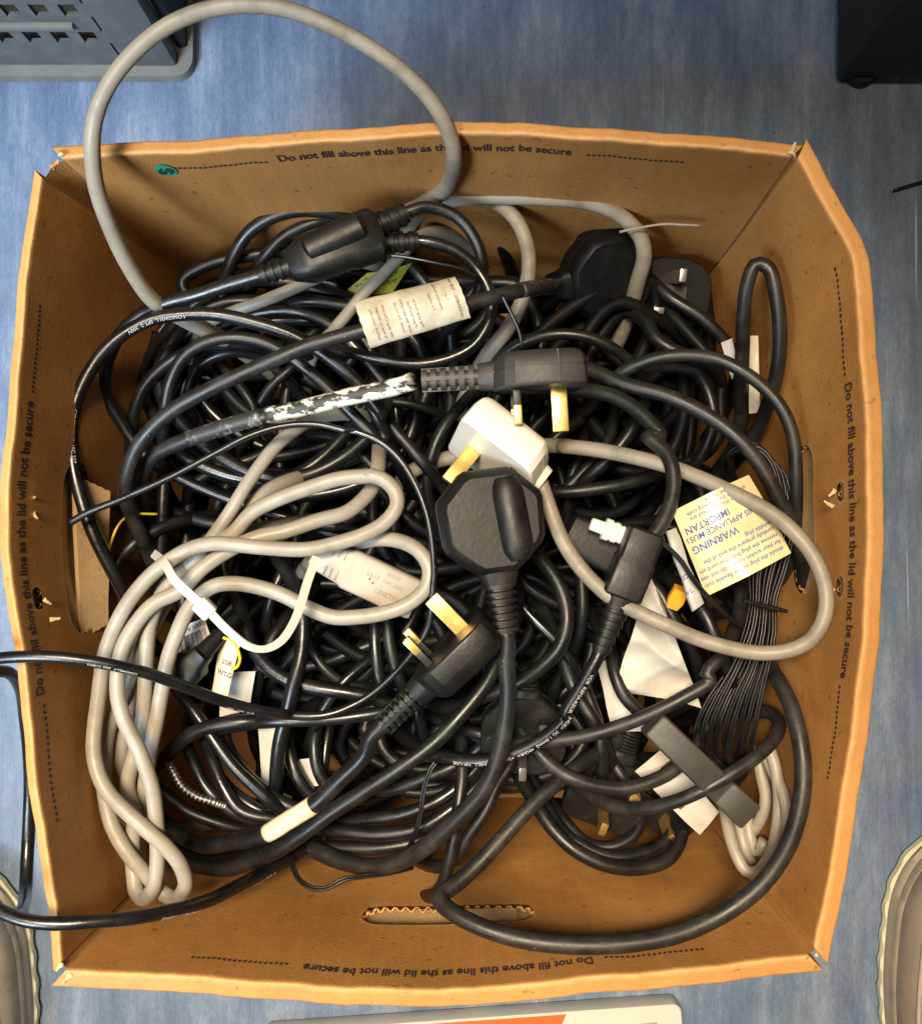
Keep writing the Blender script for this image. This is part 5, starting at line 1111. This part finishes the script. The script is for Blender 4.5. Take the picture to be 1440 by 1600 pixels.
for j, r in enumerate(rows):
    cx2 = [X1 - .052] + [c_ for c_ in cols]; 
    for c_ in cols: mb.box(c_ + .0085, yw, r + .0175, .0085, tw_, .0142)
mb.build('hole_wall', 'crate_grey', crate, smooth=False)
mb = MB(); mb.box(X1 - .030, Y0_ + .014, Hc / 2 + .004, .038, .014, Hc - .008, bev=.004); mb.build('corner_post', 'crate_grey', crate, sharp=40)
mb = MB(); mb.box(X1 - .008, Y0_ + D_ / 2 + .016, Hc / 2 + .006, .008, D_ - .01, Hc - .004, bev=.003); mb.build('side_wall', 'case_black', crate, sharp=40)  # grey crate's shadowed side, its shade put in as black colour
mb = MB(); mb.box((X0_ + X1) / 2, Y0_ + D_, Hc / 2, X1 - X0_, .004, Hc); mb.build('rear_wall', 'crate_grey', crate, smooth=False)
mb = MB(); mb.box((X0_ + X1) / 2 - .005, Y0_ + D_ / 2 + .01, .006, X1 - X0_ - .02, D_ - .03, .004); mb.build('crate_floor', 'case_black', crate, smooth=False)
# black case, top right
pc = at(1297, 134, 0)
case = thing('black_case', (pc.x + .11, pc.y + .16, 0), 'tall plain black case standing on the floor, top right', 'case')
mb = MB(); mb.box(pc.x + .11, pc.y + .16, .205, .22, .32, .39, bev=.006); cb = mb.build('case_body', 'case_black', case, sharp=40)
for dx_, dy_ in ((.02, .015), (.2, .015), (.02, .30), (.2, .30)):
    an = np.linspace(0, 2 * math.pi, 14, endpoint=False); mb = MB(); mb.loft([[(pc.x + dx_ + r * math.cos(a), pc.y + dy_ - .008 + r * math.sin(a), z) for a in an] for z, r in ((.0005, .009), (.006, .010), (.012, .010))]); mb.build('foot', 'case_black', case, sharp=40)
mb = MB(); mb.box(pc.x + .11, pc.y - .0008, .30, .15, .002, .03, bev=.0008); mb.build('front_slot', 'plug_black', case, smooth=False)
# printed carton, bottom edge
cz = .018; a = at(1064, 1570, cz); b_ = at(690, 1596, cz); dx = (b_ - a).normalized(); nrm2 = Vector((dx.y, -dx.x, 0)); nrm2 = nrm2 if nrm2.y < 0 else -nrm2
carton = thing('carton', (a + b_) / 2 * Vector((1, 1, 0)) if False else Vector(((a.x + b_.x) / 2, (a.y + b_.y) / 2, 0)), 'flat white carton with orange-red and grey print at the bottom edge', 'carton')
def rounded(w_, h_, r, inset=0, k=6):
    o = []
    for cx2, cy2, a0_ in ((w_ - r, r, -math.pi / 2), (w_ - r, h_ - r, 0), (r, h_ - r, math.pi / 2), (r, r, math.pi)):
        for t in np.linspace(0, math.pi / 2, k): o.append((cx2 + (r - inset) * math.cos(a0_ + t), cy2 + (r - inset) * math.sin(a0_ + t)))
    return o
def cp(x, y, z): q = a + dx * x + nrm2 * y; return (q.x, q.y, z)
mb = MB(); mb.loft([[cp(x, y, z) for x, y in rounded(.30, .20, .006, i_)] for z, i_ in ((.0005, .001), (.002, 0), (cz - .001, 0), (cz, .001))]); cbod = mb.build('carton_body', 'white_plastic', carton, sharp=40)
mb = MB(); mb.add([cp(.082, .0012, cz + .0004), cp(.28, .0012, cz + .0004), cp(.28, .03, cz + .0004), cp(.098, .03, cz + .0004)], [(0, 1, 2, 3)]); mb.build('orange_panel', 'red_print', cbod, smooth=False)
mb = MB(); mb.add([cp(.018, .011, cz + .0004), cp(.080, .013, cz + .0004), cp(.080, .10, cz + .0004), cp(.018, .10, cz + .0004)], [(0, 1, 2, 3)]); mb.build('grey_panel', 'grey_print', cbod, smooth=False)
# shoes
def shoe(label, toe, heading, side, mats):
    """toe = world xy of the toe tip on the floor, heading = direction the toe points (angle), side +1 right foot"""
    t_ = thing('running_shoe', (toe[0], toe[1], 0), label, 'shoe')
    f = Vector((math.cos(heading), math.sin(heading), 0)); r_ = Vector((f.y, -f.x, 0)); base = Vector((toe[0], toe[1], 0))
    L = .29
    def prof(s):      # half width along the shoe, s 0 toe .. 1 heel
        return .052 * min(1, math.sqrt(max(0, 1 - (1 - min(s / .22, 1)) ** 2))) * (1 - .22 * math.exp(-((s - .58) / .16) ** 2) - .12 * max(0, s - .45)) * math.sqrt(max(0.0, 1 - max(0, (s - .90) / .10) ** 2))
    def mid(s): return .010 * side * math.cos(s * 3.1)
    def ringz(z, g, teeth=0.0, lift=0):
        S_ = np.concatenate([np.linspace(.002, .998, 60)]); o = []
        for s in S_: o.append((s, 1))
        for s in S_[::-1]: o.append((s, -1))
        out = []
        for i, (s, sg) in enumerate(o):
            h = prof(s) * g + teeth * (1 if (i // 2) % 2 else 0)
            q = base - f * (L * (.5 + (s - .5) * (g if g < 1 else 1))) + r_ * (mid(s) + sg * h); out.append((q.x, q.y, z + lift * math.exp(-s / .08) * 1))
        return out
    mb = MB(); mb.loft([ringz(.001, .95), ringz(.004, 1.0, .0012), ringz(.009, 1.0, .0012), ringz(.010, .99)]); mb.build('outsole', mats[0], t_, sharp=35)
    ms = MB(); ms.loft([ringz(.010, .985), ringz(.016, 1.0), ringz(.020, .975), ringz(.022, .985), ringz(.028, .975), ringz(.030, .94)]); mo = ms.build('midsole', mats[1], t_, sharp=45)
    up_ = MB(); rings = []
    for z, g in ((.029, .93), (.040, .92), (.052, .84), (.062, .70), (.069, .50), (.073, .28), (.074, .08)): rings.append(ringz(z, g))
    up_.loft(rings); uo = up_.build('upper', mats[2], t_, sharp=60)
    ov = MB(); rings = []
    for z, g in ((.029, .975), (.036, .985), (.044, .97), (.054, .90), (.062, .78), (.066, .66), (.064, .62)): rings.append(ringz(z, g))
    ov.loft(rings, cap=False); ov.build('overlay', mats[3], uo, sharp=60)
    col = MB(); c0_ = base - f * (L * .68); rings = []
    for z, rx, ry in ((.055, .040, .072), (.085, .036, .064), (.098, .034, .060), (.098, .026, .050), (.060, .024, .046)):
        rings.append([tuple(c0_ + r_ * (rx * math.cos(a2)) + f * (ry * math.sin(a2)) + Vector((0, 0, z))) for a2 in np.linspace(0, 2 * math.pi, 28, endpoint=False)])
    col.loft(rings); col.build('collar', mats[2], uo, sharp=60)
    for i in range(5):
        c_ = base - f * (L * (.30 + .055 * i)) + Vector((0, 0, .071 + .004 * i)); block('lace', c_ - r_ * .022, c_ + r_ * .022, [(0, 2, 1.2), (.5, 2.4, 1.6), (1, 2, 1.2)], mats[4], uo, pw=.8)
    for sg in (-1, 1):                                  # moulded ridge running along the overlay
        pth = []
        for s in np.linspace(.10, .55, 16): pth.append(tuple(base - f * (L * (.5 + (s - .5) * .9)) + r_ * (mid(s) + sg * prof(s) * .90) + Vector((0, 0, .0535))))
        V, F = tube_geo(even(np.array(pth), .003), .0016, 8); link('side_ridge', V, F, mats[5], uo)
    return t_
tl = at(-42, 1340, .0); tr_ = at(1474, 1285, .0)
shoe('beige trainer at the lower left edge of the photo', (tl.x, tl.y), math.pi / 2 + .05, -1, ['cream_edge', 'shoe_sole', 'shoe_mesh', 'shoe_sole', 'white_plastic', 'shoe_grey'])
shoe('beige and black trainer at the lower right edge of the photo', (tr_.x, tr_.y), math.pi / 2 - .05, 1, ['cream_edge', 'shoe_sole', 'shoe_mesh', 'shoe_grey', 'shoe_purple', 'shoe_sole'])
